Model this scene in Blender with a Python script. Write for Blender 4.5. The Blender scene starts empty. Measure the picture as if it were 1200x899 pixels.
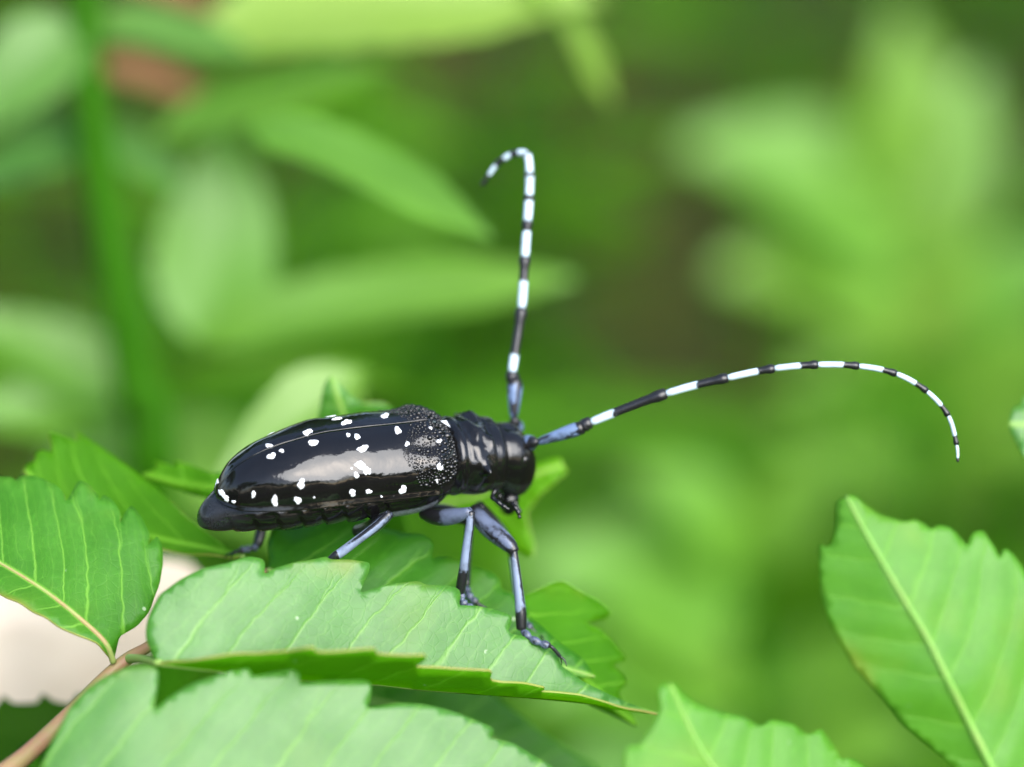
import bpy, bmesh, math, random
import numpy as np
from mathutils import Vector, Matrix, noise
from mathutils.geometry import delaunay_2d_cdt
from mathutils.bvhtree import BVHTree

scene = bpy.context.scene
col = scene.collection
R_ = math.radians
MM = 0.001

# ------------------------------------------------------------------ camera
PITCH = R_(22.0)          # looking down on the shrub
DIST = 0.300              # camera to the beetle, metres
FRAME = 0.102             # width of the view at that distance, metres
HEIGHT = 0.62             # beetle above the ground
RT = Vector((1, 0, 0))
FW = Vector((0, math.cos(PITCH), -math.sin(PITCH)))
UP = Vector((0, math.sin(PITCH), math.cos(PITCH)))
AIM = Vector((0, 0, HEIGHT))
CAM = AIM - FW * DIST

cam_d = bpy.data.cameras.new('camera')
cam = bpy.data.objects.new('camera', cam_d)
col.objects.link(cam)
cam.matrix_world = Matrix((
    (RT.x, UP.x, -FW.x, CAM.x), (RT.y, UP.y, -FW.y, CAM.y), (RT.z, UP.z, -FW.z, CAM.z), (0, 0, 0, 1)))
cam_d.sensor_width = 36.0
cam_d.lens = 36.0 * DIST / FRAME
cam_d.clip_start = 0.01
cam_d.clip_end = 500.0
cam_d.dof.use_dof = True
cam_d.dof.focus_distance = DIST - 0.0025
APERTURE = 0.0138         # diameter of the entrance pupil, metres
cam_d.dof.aperture_fstop = (cam_d.lens * MM) / APERTURE
scene.camera = cam

# ------------------------------------------------------------------ sky, sun, exposure
SUN_EL, SUN_AZ = R_(43.0), R_(150.0)      # azimuth clockwise from +Y: behind the camera, a little to one side
world = bpy.data.worlds.new('World')
scene.world = world
world.use_nodes = True
wn = world.node_tree
wn.nodes.clear()
sky = wn.nodes.new('ShaderNodeTexSky')
sky.sky_type = 'NISHITA'
sky.sun_disc = False
sky.sun_elevation = SUN_EL
sky.sun_rotation = SUN_AZ
sky.air_density = 1.0
sky.dust_density = 2.0
sky.ozone_density = 1.0
bg = wn.nodes.new('ShaderNodeBackground')
bg.inputs['Strength'].default_value = 0.075
out = wn.nodes.new('ShaderNodeOutputWorld')
wn.links.new(sky.outputs[0], bg.inputs[0])
wn.links.new(bg.outputs[0], out.inputs[0])

sun_d = bpy.data.lights.new('sun', 'SUN')
sun_d.energy = 1.5
sun_d.angle = R_(62)
sun_d.color = (1.0, 0.995, 0.985)
sun = bpy.data.objects.new('sun', sun_d)
col.objects.link(sun)
sd = Vector((math.sin(SUN_AZ) * math.cos(SUN_EL), math.cos(SUN_AZ) * math.cos(SUN_EL), math.sin(SUN_EL)))
sun.rotation_euler = sd.to_track_quat('Z', 'Y').to_euler()
sun.location = (0, 0, 5)

vs = scene.view_settings
vs.view_transform = 'Standard'
vs.look = 'None'
vs.gamma = 1.0
vs.use_curve_mapping = False
vs.exposure = 2.25
scene.render.engine = 'CYCLES'
scene.cycles.use_denoising = True
scene.cycles.max_bounces = 6
scene.cycles.transmission_bounces = 4
scene.cycles.diffuse_bounces = 3
scene.cycles.glossy_bounces = 3


# ------------------------------------------------------------------ helpers
def P(px, py, d):
    """a point seen at photo pixel (px, py), d millimetres beyond the beetle's plane"""
    z = DIST + d * MM
    s = FRAME / 1200.0 * z / DIST
    return CAM + RT * ((px - 600.0) * s) + UP * (-(py - 449.5) * s) + FW * z


def pix(w):
    v = w - CAM
    z = v.dot(FW)
    s = FRAME / 1200.0 * z / DIST
    return 600 + v.dot(RT) / s, 449.5 - v.dot(UP) / s, (z - DIST) / MM


def link(name, mesh, parent=None):
    o = bpy.data.objects.new(name, mesh)
    col.objects.link(o)
    if parent is not None:
        o.parent = parent
    return o


def empty(name, loc, label, cat, group=None):
    o = bpy.data.objects.new(name, None)
    col.objects.link(o)
    o.empty_display_size = 0.01
    o.location = loc
    o['label'] = label
    o['category'] = cat
    if group:
        o['group'] = group
    return o


def origin_of(o):
    l = Vector((0, 0, 0))
    while o is not None:
        l = l + o.location
        o = o.parent
    return l


def mesh_obj(name, verts, faces, mats, parent=None, attrs=None, smooth=True):
    off = origin_of(parent) if parent is not None else Vector((0, 0, 0))
    me = bpy.data.meshes.new(name)
    me.from_pydata([tuple(v - off) for v in verts], [], faces)
    for m in (mats if isinstance(mats, (list, tuple)) else [mats]):
        me.materials.append(m)
    if smooth:
        me.polygons.foreach_set('use_smooth', [True] * len(me.polygons))
    for k, vals in (attrs or {}).items():
        a = me.attributes.new(k, 'FLOAT', 'POINT')
        a.data.foreach_set('value', vals)
    me.update()
    return link(name, me, parent)


def catmull(pts, n):
    """pts: list of tuples; n samples per span"""
    A = np.array(pts, float)
    if len(A) < 3:
        return np.array([A[0] + (A[-1] - A[0]) * t for t in np.linspace(0, 1, n + 1)])
    E = np.vstack([2 * A[0] - A[1], A, 2 * A[-1] - A[-2]])
    o = []
    for i in range(1, len(E) - 2):
        p0, p1, p2, p3 = E[i - 1], E[i], E[i + 1], E[i + 2]
        for k in range(n):
            t = k / n
            o.append(0.5 * ((2 * p1) + (p2 - p0) * t + (2 * p0 - 5 * p1 + 4 * p2 - p3) * t * t + (3 * p1 - p0 - 3 * p2 + p3) * t ** 3))
    o.append(A[-1])
    return np.array(o)


def tube_geo(pts, radii, sides=12, cap=True, flat=1.0, flat_dir=None):
    """verts, faces of a tube along world points with a radius at each"""
    pts = [Vector(p) for p in pts]
    n = len(pts)
    V, F = [], []
    t0 = (pts[1] - pts[0]).normalized()
    ref = flat_dir if flat_dir is not None else (Vector((0, 0, 1)) if abs(t0.z) < 0.9 else Vector((1, 0, 0)))
    nrm = (ref - t0 * ref.dot(t0)).normalized()
    for i in range(n):
        t = (pts[min(i + 1, n - 1)] - pts[max(i - 1, 0)]).normalized()
        nrm = (nrm - t * nrm.dot(t)).normalized()
        b = t.cross(nrm)
        for k in range(sides):
            a = 2 * math.pi * k / sides
            V.append(pts[i] + (nrm * math.cos(a) * flat + b * math.sin(a)) * radii[i])
    for i in range(n - 1):
        for k in range(sides):
            k2 = (k + 1) % sides
            F.append((i * sides + k, i * sides + k2, (i + 1) * sides + k2, (i + 1) * sides + k))
    if cap:
        V.append(pts[0] - (pts[1] - pts[0]).normalized() * radii[0] * 0.5)
        V.append(pts[-1] + (pts[-1] - pts[-2]).normalized() * radii[-1] * 0.5)
        c0, c1 = len(V) - 2, len(V) - 1
        for k in range(sides):
            k2 = (k + 1) % sides
            F.append((c0, k2, k))
            F.append((c1, (n - 1) * sides + k, (n - 1) * sides + k2))
    return V, F


# ------------------------------------------------------------------ materials
def new_mat(name):
    m = bpy.data.materials.new(name)
    m.use_nodes = True
    nt = m.node_tree
    nt.nodes.clear()
    o = nt.nodes.new('ShaderNodeOutputMaterial')
    return m, nt, o


class NB:
    """small node-building helper"""
    def __init__(self, nt):
        self.nt = nt

    def node(self, t, **kw):
        n = self.nt.nodes.new(t)
        for k, v in kw.items():
            setattr(n, k, v)
        return n

    def lk(self, a, b):
        self.nt.links.new(a, b)

    def val(self, sock, v):
        if hasattr(v, 'is_output'):
            self.lk(v, sock)
        else:
            sock.default_value = v

    def math(self, op, a, b=0.0, c=None, clamp=False):
        n = self.node('ShaderNodeMath', operation=op)
        n.use_clamp = clamp
        self.val(n.inputs[0], a)
        self.val(n.inputs[1], b)
        if c is not None:
            self.val(n.inputs[2], c)
        return n.outputs[0]

    def mix(self, f, a, b):
        n = self.node('ShaderNodeMix', data_type='RGBA')
        self.val(n.inputs[0], f)
        self.val(n.inputs[6], a)
        self.val(n.inputs[7], b)
        return n.outputs[2]

    def ramp(self, v, a, b, lo=0.0, hi=1.0):
        n = self.node('ShaderNodeMapRange', interpolation_type='SMOOTHSTEP')
        self.val(n.inputs[0], v)
        n.inputs[1].default_value = a
        n.inputs[2].default_value = b
        n.inputs[3].default_value = lo
        n.inputs[4].default_value = hi
        return n.outputs[0]

    def noise(self, vec, scale, detail=3.0, rough=0.55):
        n = self.node('ShaderNodeTexNoise')
        if vec is not None:
            self.lk(vec, n.inputs['Vector'])
        n.inputs['Scale'].default_value = scale
        n.inputs['Detail'].default_value = detail
        n.inputs['Roughness'].default_value = rough
        return n.outputs[0]

    def attr(self, name):
        n = self.node('ShaderNodeAttribute', attribute_name=name)
        return n

    def principled(self, **kw):
        n = self.node('ShaderNodeBsdfPrincipled')
        for k, v in kw.items():
            self.val(n.inputs[k], v)
        return n


def c4(c):
    return (c[0], c[1], c[2], 1.0)


def leaf_mat(name, base, dark, vein, trans, tmix=0.35, rough=0.42, veins=True, spec=0.5, sheen=0.0, vstr=0.72):
    m, nt, out_n = new_mat(name)
    b = NB(nt)
    tc = b.node('ShaderNodeTexCoord')
    obj = tc.outputs['Object']
    if not veins:
        ge = b.node('ShaderNodeNewGeometry')
        n1 = b.noise(ge.outputs['Position'], 70.0, 2.0)
        oi = b.node('ShaderNodeObjectInfo')
        colr = b.mix(b.ramp(n1, 0.3, 0.7), c4(base), c4(dark))
        colr = b.mix(b.math('MULTIPLY', oi.outputs['Random'], 0.5), colr, c4((base[0] * 1.5, base[1] * 1.05, base[2])))
        pr = b.principled(**{'Base Color': colr, 'Roughness': rough, 'Specular IOR Level': spec})
        tr = b.node('ShaderNodeBsdfTranslucent')
        tr.inputs[0].default_value = c4(trans)
        ms = b.node('ShaderNodeMixShader')
        ms.inputs[0].default_value = tmix
        b.lk(pr.outputs[0], ms.inputs[1])
        b.lk(tr.outputs[0], ms.inputs[2])
        b.lk(ms.outputs[0], out_n.inputs[0])
        return m
    n1 = b.noise(obj, 260.0, 4.0)
    n2 = b.noise(obj, 1700.0, 3.0)
    colr = b.mix(b.ramp(n1, 0.3, 0.7), c4(base), c4(dark))
    colr = b.mix(b.math('MULTIPLY', b.ramp(n2, 0.45, 0.75), 0.35), colr, c4([x * 1.35 for x in base]))
    big = b.noise(obj, 75.0, 4.0)
    colr = b.mix(b.math('MULTIPLY', b.ramp(big, 0.52, 0.72), 0.45), colr, c4((base[0] * 1.9 + 0.01, base[1] * 1.12, base[2])))
    hgt = b.math('MULTIPLY', n2, 0.25)
    if veins:
        ph = b.attr('phase').outputs['Fac']
        tn = b.attr('across').outputs['Fac']
        tmm = b.attr('acrossmm').outputs['Fac']
        wob = b.math('MULTIPLY', b.math('SUBTRACT', b.noise(obj, 420.0, 2.0), 0.5), 0.22)
        phw = b.math('ADD', ph, wob)
        fr = b.math('ABSOLUTE', b.math('SUBTRACT', b.math('FRACT', phw), 0.5))
        wd = b.math('SUBTRACT', 0.062, b.math('MULTIPLY', tn, 0.042))
        vm = b.math('SUBTRACT', 1.0, b.math('DIVIDE', fr, wd), clamp=True)
        fade = b.ramp(tn, 0.78, 1.0, 1.0, 0.15)
        fork = b.math('MULTIPLY', b.math('SUBTRACT', tn, 0.62, clamp=True), 0.55)
        f3 = b.math('ABSOLUTE', b.math('SUBTRACT', b.math('FRACT', b.math('ADD', phw, fork)), 0.5))
        vk = b.math('MULTIPLY', b.math('SUBTRACT', 1.0, b.math('DIVIDE', f3, b.math('MULTIPLY', wd, 0.7)), clamp=True), b.ramp(tn, 0.60, 0.70, 0.0, 0.6))
        vm = b.math('MULTIPLY', b.math('POWER', b.math('MAXIMUM', vm, vk), 0.7), fade)
        mid = b.ramp(tmm, 0.1, 0.5, 1.0, 0.0)
        vor = b.node('ShaderNodeTexVoronoi', feature='DISTANCE_TO_EDGE')
        b.lk(obj, vor.inputs['Vector'])
        vor.inputs['Scale'].default_value = 900.0
        net = b.ramp(vor.outputs[0], 0.0, 0.09, 1.0, 0.0)
        # fainter veins between the side veins
        fr2 = b.math('ABSOLUTE', b.math('SUBTRACT', b.math('FRACT', b.math('ADD', b.math('MULTIPLY', phw, 3.0), b.math('MULTIPLY', n1, 1.6))), 0.5))
        v2 = b.math('MULTIPLY', b.ramp(fr2, 0.0, 0.06, 1.0, 0.0), 0.22)
        al = b.math('MAXIMUM', b.math('MAXIMUM', b.math('MULTIPLY', vm, vstr), mid), b.math('MAXIMUM', b.math('MULTIPLY', net, 0.05), v2))
        colr = b.mix(al, colr, c4(vein))
        bul = b.math('POWER', b.math('MULTIPLY', fr, 2.0), 0.6)      # 0 on.. 1 far from the vein
        hgt = b.math('ADD', hgt, b.math('MULTIPLY', b.math('SUBTRACT', 1.0, vm), 0.45))
        hgt = b.math('ADD', hgt, b.math('MULTIPLY', bul, 0.5))
        hgt = b.math('SUBTRACT', hgt, b.math('MULTIPLY', net, 0.16))
        # scattered pale specks on the blade
        v3 = b.node('ShaderNodeTexVoronoi', feature='F1')
        b.lk(obj, v3.inputs['Vector'])
        v3.inputs['Scale'].default_value = 260.0
        sp = b.math('MULTIPLY', b.ramp(v3.outputs[0], 0.035, 0.075, 1.0, 0.0), b.ramp(n1, 0.5, 0.56))
        colr = b.mix(b.math('MULTIPLY', sp, 0.7), colr, (0.5, 0.62, 0.4, 1))
        v4 = b.node('ShaderNodeTexVoronoi', feature='F1')
        b.lk(obj, v4.inputs['Vector'])
        v4.inputs['Scale'].default_value = 95.0
        br = b.math('MULTIPLY', b.ramp(b.math('ADD', v4.outputs[0], b.math('MULTIPLY', n2, 0.05)), 0.06, 0.11, 1.0, 0.0), b.ramp(b.noise(obj, 30.0, 1.0), 0.5, 0.58))
        colr = b.mix(b.math('MULTIPLY', br, 0.75), colr, (0.17, 0.10, 0.025, 1))
        edge = b.math('MULTIPLY', b.ramp(tn, 0.80, 1.0), b.ramp(big, 0.5, 0.66))
        colr = b.mix(b.math('MULTIPLY', edge, 0.5), colr, (0.22, 0.25, 0.03, 1))
    bump = b.node('ShaderNodeBump')
    bump.inputs['Strength'].default_value = 0.55
    bump.inputs['Distance'].default_value = 0.00012
    b.lk(hgt, bump.inputs['Height'])
    rg = b.math('ADD', b.math('ADD', rough - 0.12, b.math('MULTIPLY', n1, 0.12)), b.math('MULTIPLY', big, 0.14))
    pr = b.principled(**{'Base Color': colr, 'Roughness': rg, 'Specular IOR Level': spec, 'Normal': bump.outputs[0]})
    if sheen:
        pr.inputs['Sheen Weight'].default_value = sheen
        pr.inputs['Sheen Roughness'].default_value = 0.4
    tr = b.node('ShaderNodeBsdfTranslucent')
    tcol = b.mix(0.85, colr, c4(trans))
    b.lk(tcol, tr.inputs[0])
    b.lk(bump.outputs[0], tr.inputs[1])
    ms = b.node('ShaderNodeMixShader')
    ms.inputs[0].default_value = tmix
    b.lk(pr.outputs[0], ms.inputs[1])
    b.lk(tr.outputs[0], ms.inputs[2])
    b.lk(ms.outputs[0], out_n.inputs[0])
    return m


M_UP = leaf_mat('leaf_upper', (0.052, 0.200, 0.012), (0.038, 0.165, 0.008), (0.22, 0.46, 0.055), (0.38, 0.82, 0.02), tmix=0.42, rough=0.50, spec=1.0, vstr=0.55)
M_LOW = leaf_mat('leaf_underside', (0.060, 0.205, 0.004), (0.046, 0.175, 0.003), (0.17, 0.40, 0.03), (0.44, 0.82, 0.008), tmix=0.55, rough=0.6, spec=0.15)
M_UPM = leaf_mat('leaf_upper_matt', (0.052, 0.200, 0.012), (0.038, 0.165, 0.008), (0.20, 0.46, 0.05), (0.36, 0.80, 0.02), tmix=0.40, rough=0.50, spec=0.4)
M_UPH = leaf_mat('leaf_upper_soft', (0.082, 0.270, 0.014), (0.066, 0.235, 0.010), (0.15, 0.38, 0.03), (0.44, 0.86, 0.02), tmix=0.42, rough=0.50, spec=0.55)
M_RIM = leaf_mat('leaf_rim', (0.26, 0.34, 0.07), (0.27, 0.22, 0.07), (0.3, 0.4, 0.1), (0.5, 0.6, 0.1), tmix=0.35, rough=0.5, veins=False)
M_UPSHADE = leaf_mat('leaf_upper_shaded', (0.034, 0.150, 0.007), (0.022, 0.115, 0.005), (0.13, 0.32, 0.03), (0.30, 0.72, 0.02), tmix=0.36, rough=0.42, spec=0.25)  # darker green: shade under beetle and branch is put into the colour
M_BACKLIT = leaf_mat('leaf_backlit', (0.10, 0.29, 0.003), (0.08, 0.25, 0.002), (0.24, 0.46, 0.04), (0.50, 0.86, 0.01), tmix=0.5, rough=0.5, spec=0.2)  # brighter green: light from above and behind is put into the colour
M_PALE = leaf_mat('leaf_plain_pale', (0.105, 0.265, 0.022), (0.088, 0.235, 0.016), (0.2, 0.4, 0.1), (0.20, 0.52, 0.01), tmix=0.34, rough=0.48, veins=False, spec=0.7)
M_BACK = leaf_mat('leaf_plain', (0.055, 0.180, 0.006), (0.042, 0.150, 0.004), (0.2, 0.4, 0.1), (0.18, 0.50, 0.006), tmix=0.36, rough=0.5, veins=False, spec=0.12)
M_BACK2 = leaf_mat('leaf_plain_blue', (0.074, 0.205, 0.034), (0.060, 0.175, 0.025), (0.2, 0.4, 0.1), (0.12, 0.40, 0.02), tmix=0.30, rough=0.46, veins=False, spec=0.45)
M_BACK3 = leaf_mat('leaf_plain_young', (0.19, 0.35, 0.06), (0.15, 0.31, 0.04), (0.2, 0.4, 0.1), (0.34, 0.64, 0.01), tmix=0.42, rough=0.5, veins=False, spec=0.4)
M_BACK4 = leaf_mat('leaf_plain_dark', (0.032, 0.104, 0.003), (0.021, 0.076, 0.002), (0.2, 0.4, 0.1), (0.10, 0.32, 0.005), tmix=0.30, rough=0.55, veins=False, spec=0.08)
M_DRYRED = leaf_mat('leaf_withered_red', (0.20, 0.10, 0.04), (0.16, 0.08, 0.03), (0.3, 0.2, 0.1), (0.45, 0.18, 0.05), tmix=0.3, rough=0.6, veins=False)
M_CREAM = leaf_mat('leaf_bleached', (0.66, 0.655, 0.54), (0.48, 0.45, 0.33), (0.6, 0.5, 0.35), (0.60, 0.60, 0.48), tmix=0.25, rough=0.7, veins=False)


def stem_mat(name, a, c, rough=0.5, scale=350.0, spec=0.3):
    m, nt, out_n = new_mat(name)
    b = NB(nt)
    tc = b.node('ShaderNodeTexCoord')
    n = b.noise(tc.outputs['Object'], scale, 4.0)
    colr = b.mix(b.ramp(n, 0.35, 0.65), c4(a), c4(c))
    bump = b.node('ShaderNodeBump')
    bump.inputs['Strength'].default_value = 0.4
    bump.inputs['Distance'].default_value = 0.0002
    b.lk(n, bump.inputs['Height'])
    pr = b.principled(**{'Base Color': colr, 'Roughness': rough, 'Normal': bump.outputs[0]})
    pr.inputs['Specular IOR Level'].default_value = spec
    b.lk(pr.outputs[0], out_n.inputs[0])
    return m


M_RACHIS = stem_mat('stem_pink', (0.27, 0.13, 0.085), (0.24, 0.18, 0.08))
M_MIDRIB = stem_mat('midrib_pale', (0.20, 0.36, 0.075), (0.24, 0.34, 0.085))
M_MIDSOFT = stem_mat('midrib_soft', (0.14, 0.32, 0.05), (0.17, 0.31, 0.06))
M_MIDRED = stem_mat('midrib_reddish', (0.27, 0.20, 0.085), (0.22, 0.32, 0.08))
M_GSTEM = stem_mat('stem_green', (0.017, 0.085, 0.001), (0.022, 0.10, 0.002), 0.6, 120.0, 0.06)
M_WOOD = stem_mat('stem_woody', (0.16, 0.10, 0.06), (0.10, 0.07, 0.045), 0.8, 90.0)


def beetle_mat(name, rough=0.16, pub=None):
    m, nt, out_n = new_mat(name)
    b = NB(nt)
    tc = b.node('ShaderNodeTexCoord')
    obj = tc.outputs['Object']
    n1 = b.noise(obj, 380.0, 3.0)
    n2 = b.noise(obj, 2600.0, 2.0)
    colr = b.mix(n1, (0.003, 0.003, 0.0035, 1), (0.006, 0.0055, 0.0055, 1))
    rg = b.math('ADD', rough - 0.03, b.math('MULTIPLY', b.ramp(n1, 0.35, 0.75), 0.12))
    h = b.math('ADD', b.math('MULTIPLY', n1, 0.8), b.math('MULTIPLY', n2, 0.05))
    pit = b.node('ShaderNodeTexVoronoi', feature='F1')
    b.lk(obj, pit.inputs['Vector'])
    pit.inputs['Scale'].default_value = 2300.0
    h = b.math('SUBTRACT', h, b.math('MULTIPLY', b.ramp(pit.outputs[0], 0.05, 0.22, 1.0, 0.0), 0.035))
    if pub:
        pa = b.attr('pub').outputs['Fac']
        f = b.math('MULTIPLY', pa, b.ramp(b.noise(obj, 7500.0, 3.0), 0.25, 0.70))
        colr = b.mix(f, colr, c4(pub))
        rg = b.math('ADD', rg, b.math('MULTIPLY', b.ramp(pa, 0.0, 0.15), 0.22))
        rug = b.attr('rugose').outputs['Fac']
        h = b.math('ADD', h, b.math('MULTIPLY', rug, b.math('MULTIPLY', b.noise(obj, 620.0, 2.0, 0.5), 1.1)))
    bump = b.node('ShaderNodeBump')
    bump.inputs['Strength'].default_value = 0.5
    bump.inputs['Distance'].default_value = 0.00022
    b.lk(h, bump.inputs['Height'])
    pr = b.principled(**{'Base Color': colr, 'Roughness': rg, 'Normal': bump.outputs[0], 'IOR': 1.50})
    b.lk(pr.outputs[0], out_n.inputs[0])
    return m


M_ELY = beetle_mat('beetle_glossy_black', 0.075)
M_BODY = beetle_mat('beetle_black_body', 0.15, pub=(0.22, 0.25, 0.30))


def banded_mat(name, light, dark=(0.010, 0.010, 0.012), rough=0.5, patch=0.25):
    """attr 'tint': 1 pale pubescence, 0 bare black cuticle"""
    m, nt, out_n = new_mat(name)
    b = NB(nt)
    tc = b.node('ShaderNodeTexCoord')
    obj = tc.outputs['Object']
    n1 = b.noise(obj, 2300.0, 4.0, 0.65)
    n2 = b.noise(obj, 700.0, 2.0)
    t = b.attr('tint').outputs['Fac']
    f = b.math('ADD', t, b.math('MULTIPLY', b.math('SUBTRACT', n1, 0.5), 0.9))
    f = b.ramp(f, 0.35, 0.62)
    f = b.math('MULTIPLY', f, b.math('SUBTRACT', 1.0, b.math('MULTIPLY', b.ramp(n2, 0.45, 0.7), patch)))
    colr = b.mix(f, c4(dark), c4(light))
    rg = b.math('ADD', 0.28, b.math('MULTIPLY', f, rough - 0.28))
    bump = b.node('ShaderNodeBump')
    bump.inputs['Strength'].default_value = 0.35
    bump.inputs['Distance'].default_value = 0.00008
    b.lk(n1, bump.inputs['Height'])
    pr = b.principled(**{'Base Color': colr, 'Roughness': rg, 'Normal': bump.outputs[0]})
    b.lk(pr.outputs[0], out_n.inputs[0])
    return m


M_LEG = banded_mat('leg_blue_grey', (0.17, 0.215, 0.31), rough=0.5, patch=0.4)
M_FEM = banded_mat('femur_slate', (0.088, 0.11, 0.17), rough=0.42, patch=0.5)
M_SCAPE = banded_mat('antenna_blue', (0.115, 0.17, 0.29), rough=0.38, patch=0.75)
M_ANT = banded_mat('antenna_bands', (0.48, 0.61, 0.70), patch=0.2)


def spot_mat():
    m, nt, out_n = new_mat('white_spot')
    b = NB(nt)
    tc = b.node('ShaderNodeTexCoord')
    n = b.noise(tc.outputs['Object'], 5000.0, 3.0)
    colr = b.mix(n, (0.66, 0.69, 0.73, 1), (0.86, 0.88, 0.90, 1))
    fray = b.math('ADD', b.attr('rim').outputs['Fac'], b.math('MULTIPLY', b.math('SUBTRACT', b.noise(tc.outputs['Object'], 9000.0, 2.0), 0.5), 1.1))
    colr = b.mix(b.ramp(fray, 0.72, 1.0), colr, (0.02, 0.021, 0.023, 1))
    bump = b.node('ShaderNodeBump')
    bump.inputs['Strength'].default_value = 0.6
    bump.inputs['Distance'].default_value = 0.00008
    b.lk(n, bump.inputs['Height'])
    pr = b.principled(**{'Base Color': colr, 'Roughness': 0.75, 'Normal': bump.outputs[0]})
    b.lk(pr.outputs[0], out_n.inputs[0])
    return m


M_SPOT = spot_mat()

# ------------------------------------------------------------------ ground
def ground_mat():
    m, nt, out_n = new_mat('forest_floor')
    b = NB(nt)
    tc = b.node('ShaderNodeTexCoord')
    obj = tc.outputs['Object']
    n1 = b.noise(obj, 2.2, 4.0)
    n2 = b.noise(obj, 22.0, 6.0, 0.7)
    n3 = b.noise(obj, 160.0, 3.0)
    brown = b.mix(n2, (0.016, 0.013, 0.003, 1), (0.034, 0.028, 0.006, 1))
    green = b.mix(n2, (0.010, 0.030, 0.002, 1), (0.022, 0.060, 0.004, 1))
    colr = b.mix(b.ramp(n1, 0.42, 0.58), brown, green)
    colr = b.mix(b.math('MULTIPLY', b.ramp(n3, 0.55, 0.7), 0.4), colr, (0.03, 0.025, 0.012, 1))
    bump = b.node('ShaderNodeBump')
    bump.inputs['Strength'].default_value = 0.8
    bump.inputs['Distance'].default_value = 0.01
    b.lk(b.math('ADD', n2, b.math('MULTIPLY', n3, 0.3)), bump.inputs['Height'])
    pr = b.principled(**{'Base Color': colr, 'Roughness': 0.95, 'Specular IOR Level': 0.1, 'Normal': bump.outputs[0]})
    b.lk(pr.outputs[0], out_n.inputs[0])
    return m


def build_ground():
    V, F = [], []
    xs = [-150, -60, -25, -12, -8] + list(np.linspace(-5, 5, 81)) + [8, 12, 25, 60, 150]
    n = len(xs)
    for y in xs:
        for x in xs:
            z = 0.05 * (noise.noise(Vector((x * 0.9, y * 0.9, 3.1))) + 0.4 * noise.noise(Vector((x * 3.1, y * 3.1, 7.7)))) if max(abs(x), abs(y)) <= 8 else 0
            V.append(Vector((x, y, z - 0.03)))
    for j in range(n - 1):
        for i in range(n - 1):
            F.append((j * n + i, j * n + i + 1, (j + 1) * n + i + 1, (j + 1) * n + i))
    o = mesh_obj('ground', V, F, ground_mat())
    o['kind'] = 'structure'
    o['label'] = 'brown and green forest floor below the shrubs'
    o['category'] = 'ground'


build_ground()


# ------------------------------------------------------------------ traced leaves
def resample(poly, step):
    A = np.array(poly, float)
    seg = np.hypot(*np.diff(A, axis=0).T)
    o = [A[0]]
    for i, L in enumerate(seg):
        k = max(1, int(round(L / step)))
        for j in range(1, k + 1):
            o.append(A[i] + (A[i + 1] - A[i]) * j / k)
    return np.array(o)


def chaikin(A):
    o = [A[0]]
    for i in range(len(A) - 1):
        o.append(A[i] * 0.78 + A[i + 1] * 0.22)
        o.append(A[i] * 0.22 + A[i + 1] * 0.78)
    o.append(A[-1])
    return np.array(o)


def inside(poly, x, y):
    c = False
    n = len(poly)
    j = n - 1
    for i in range(n):
        xi, yi = poly[i]
        xj, yj = poly[j]
        if (yi > y) != (yj > y) and x < (xj - xi) * (y - yi) / (yj - yi) + xi:
            c = not c
        j = i
    return c


def near_mid(mid, p):
    """distance (px) to the midrib and the fractional index of the nearest point"""
    a = mid[:-1]
    d = mid[1:] - a
    t = np.clip(((p - a) * d).sum(1) / (d * d).sum(1), 0, 1)
    q = a + d * t[:, None]
    r = np.hypot(*(p - q).T)
    i = int(r.argmin())
    return r[i], i + t[i]


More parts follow.
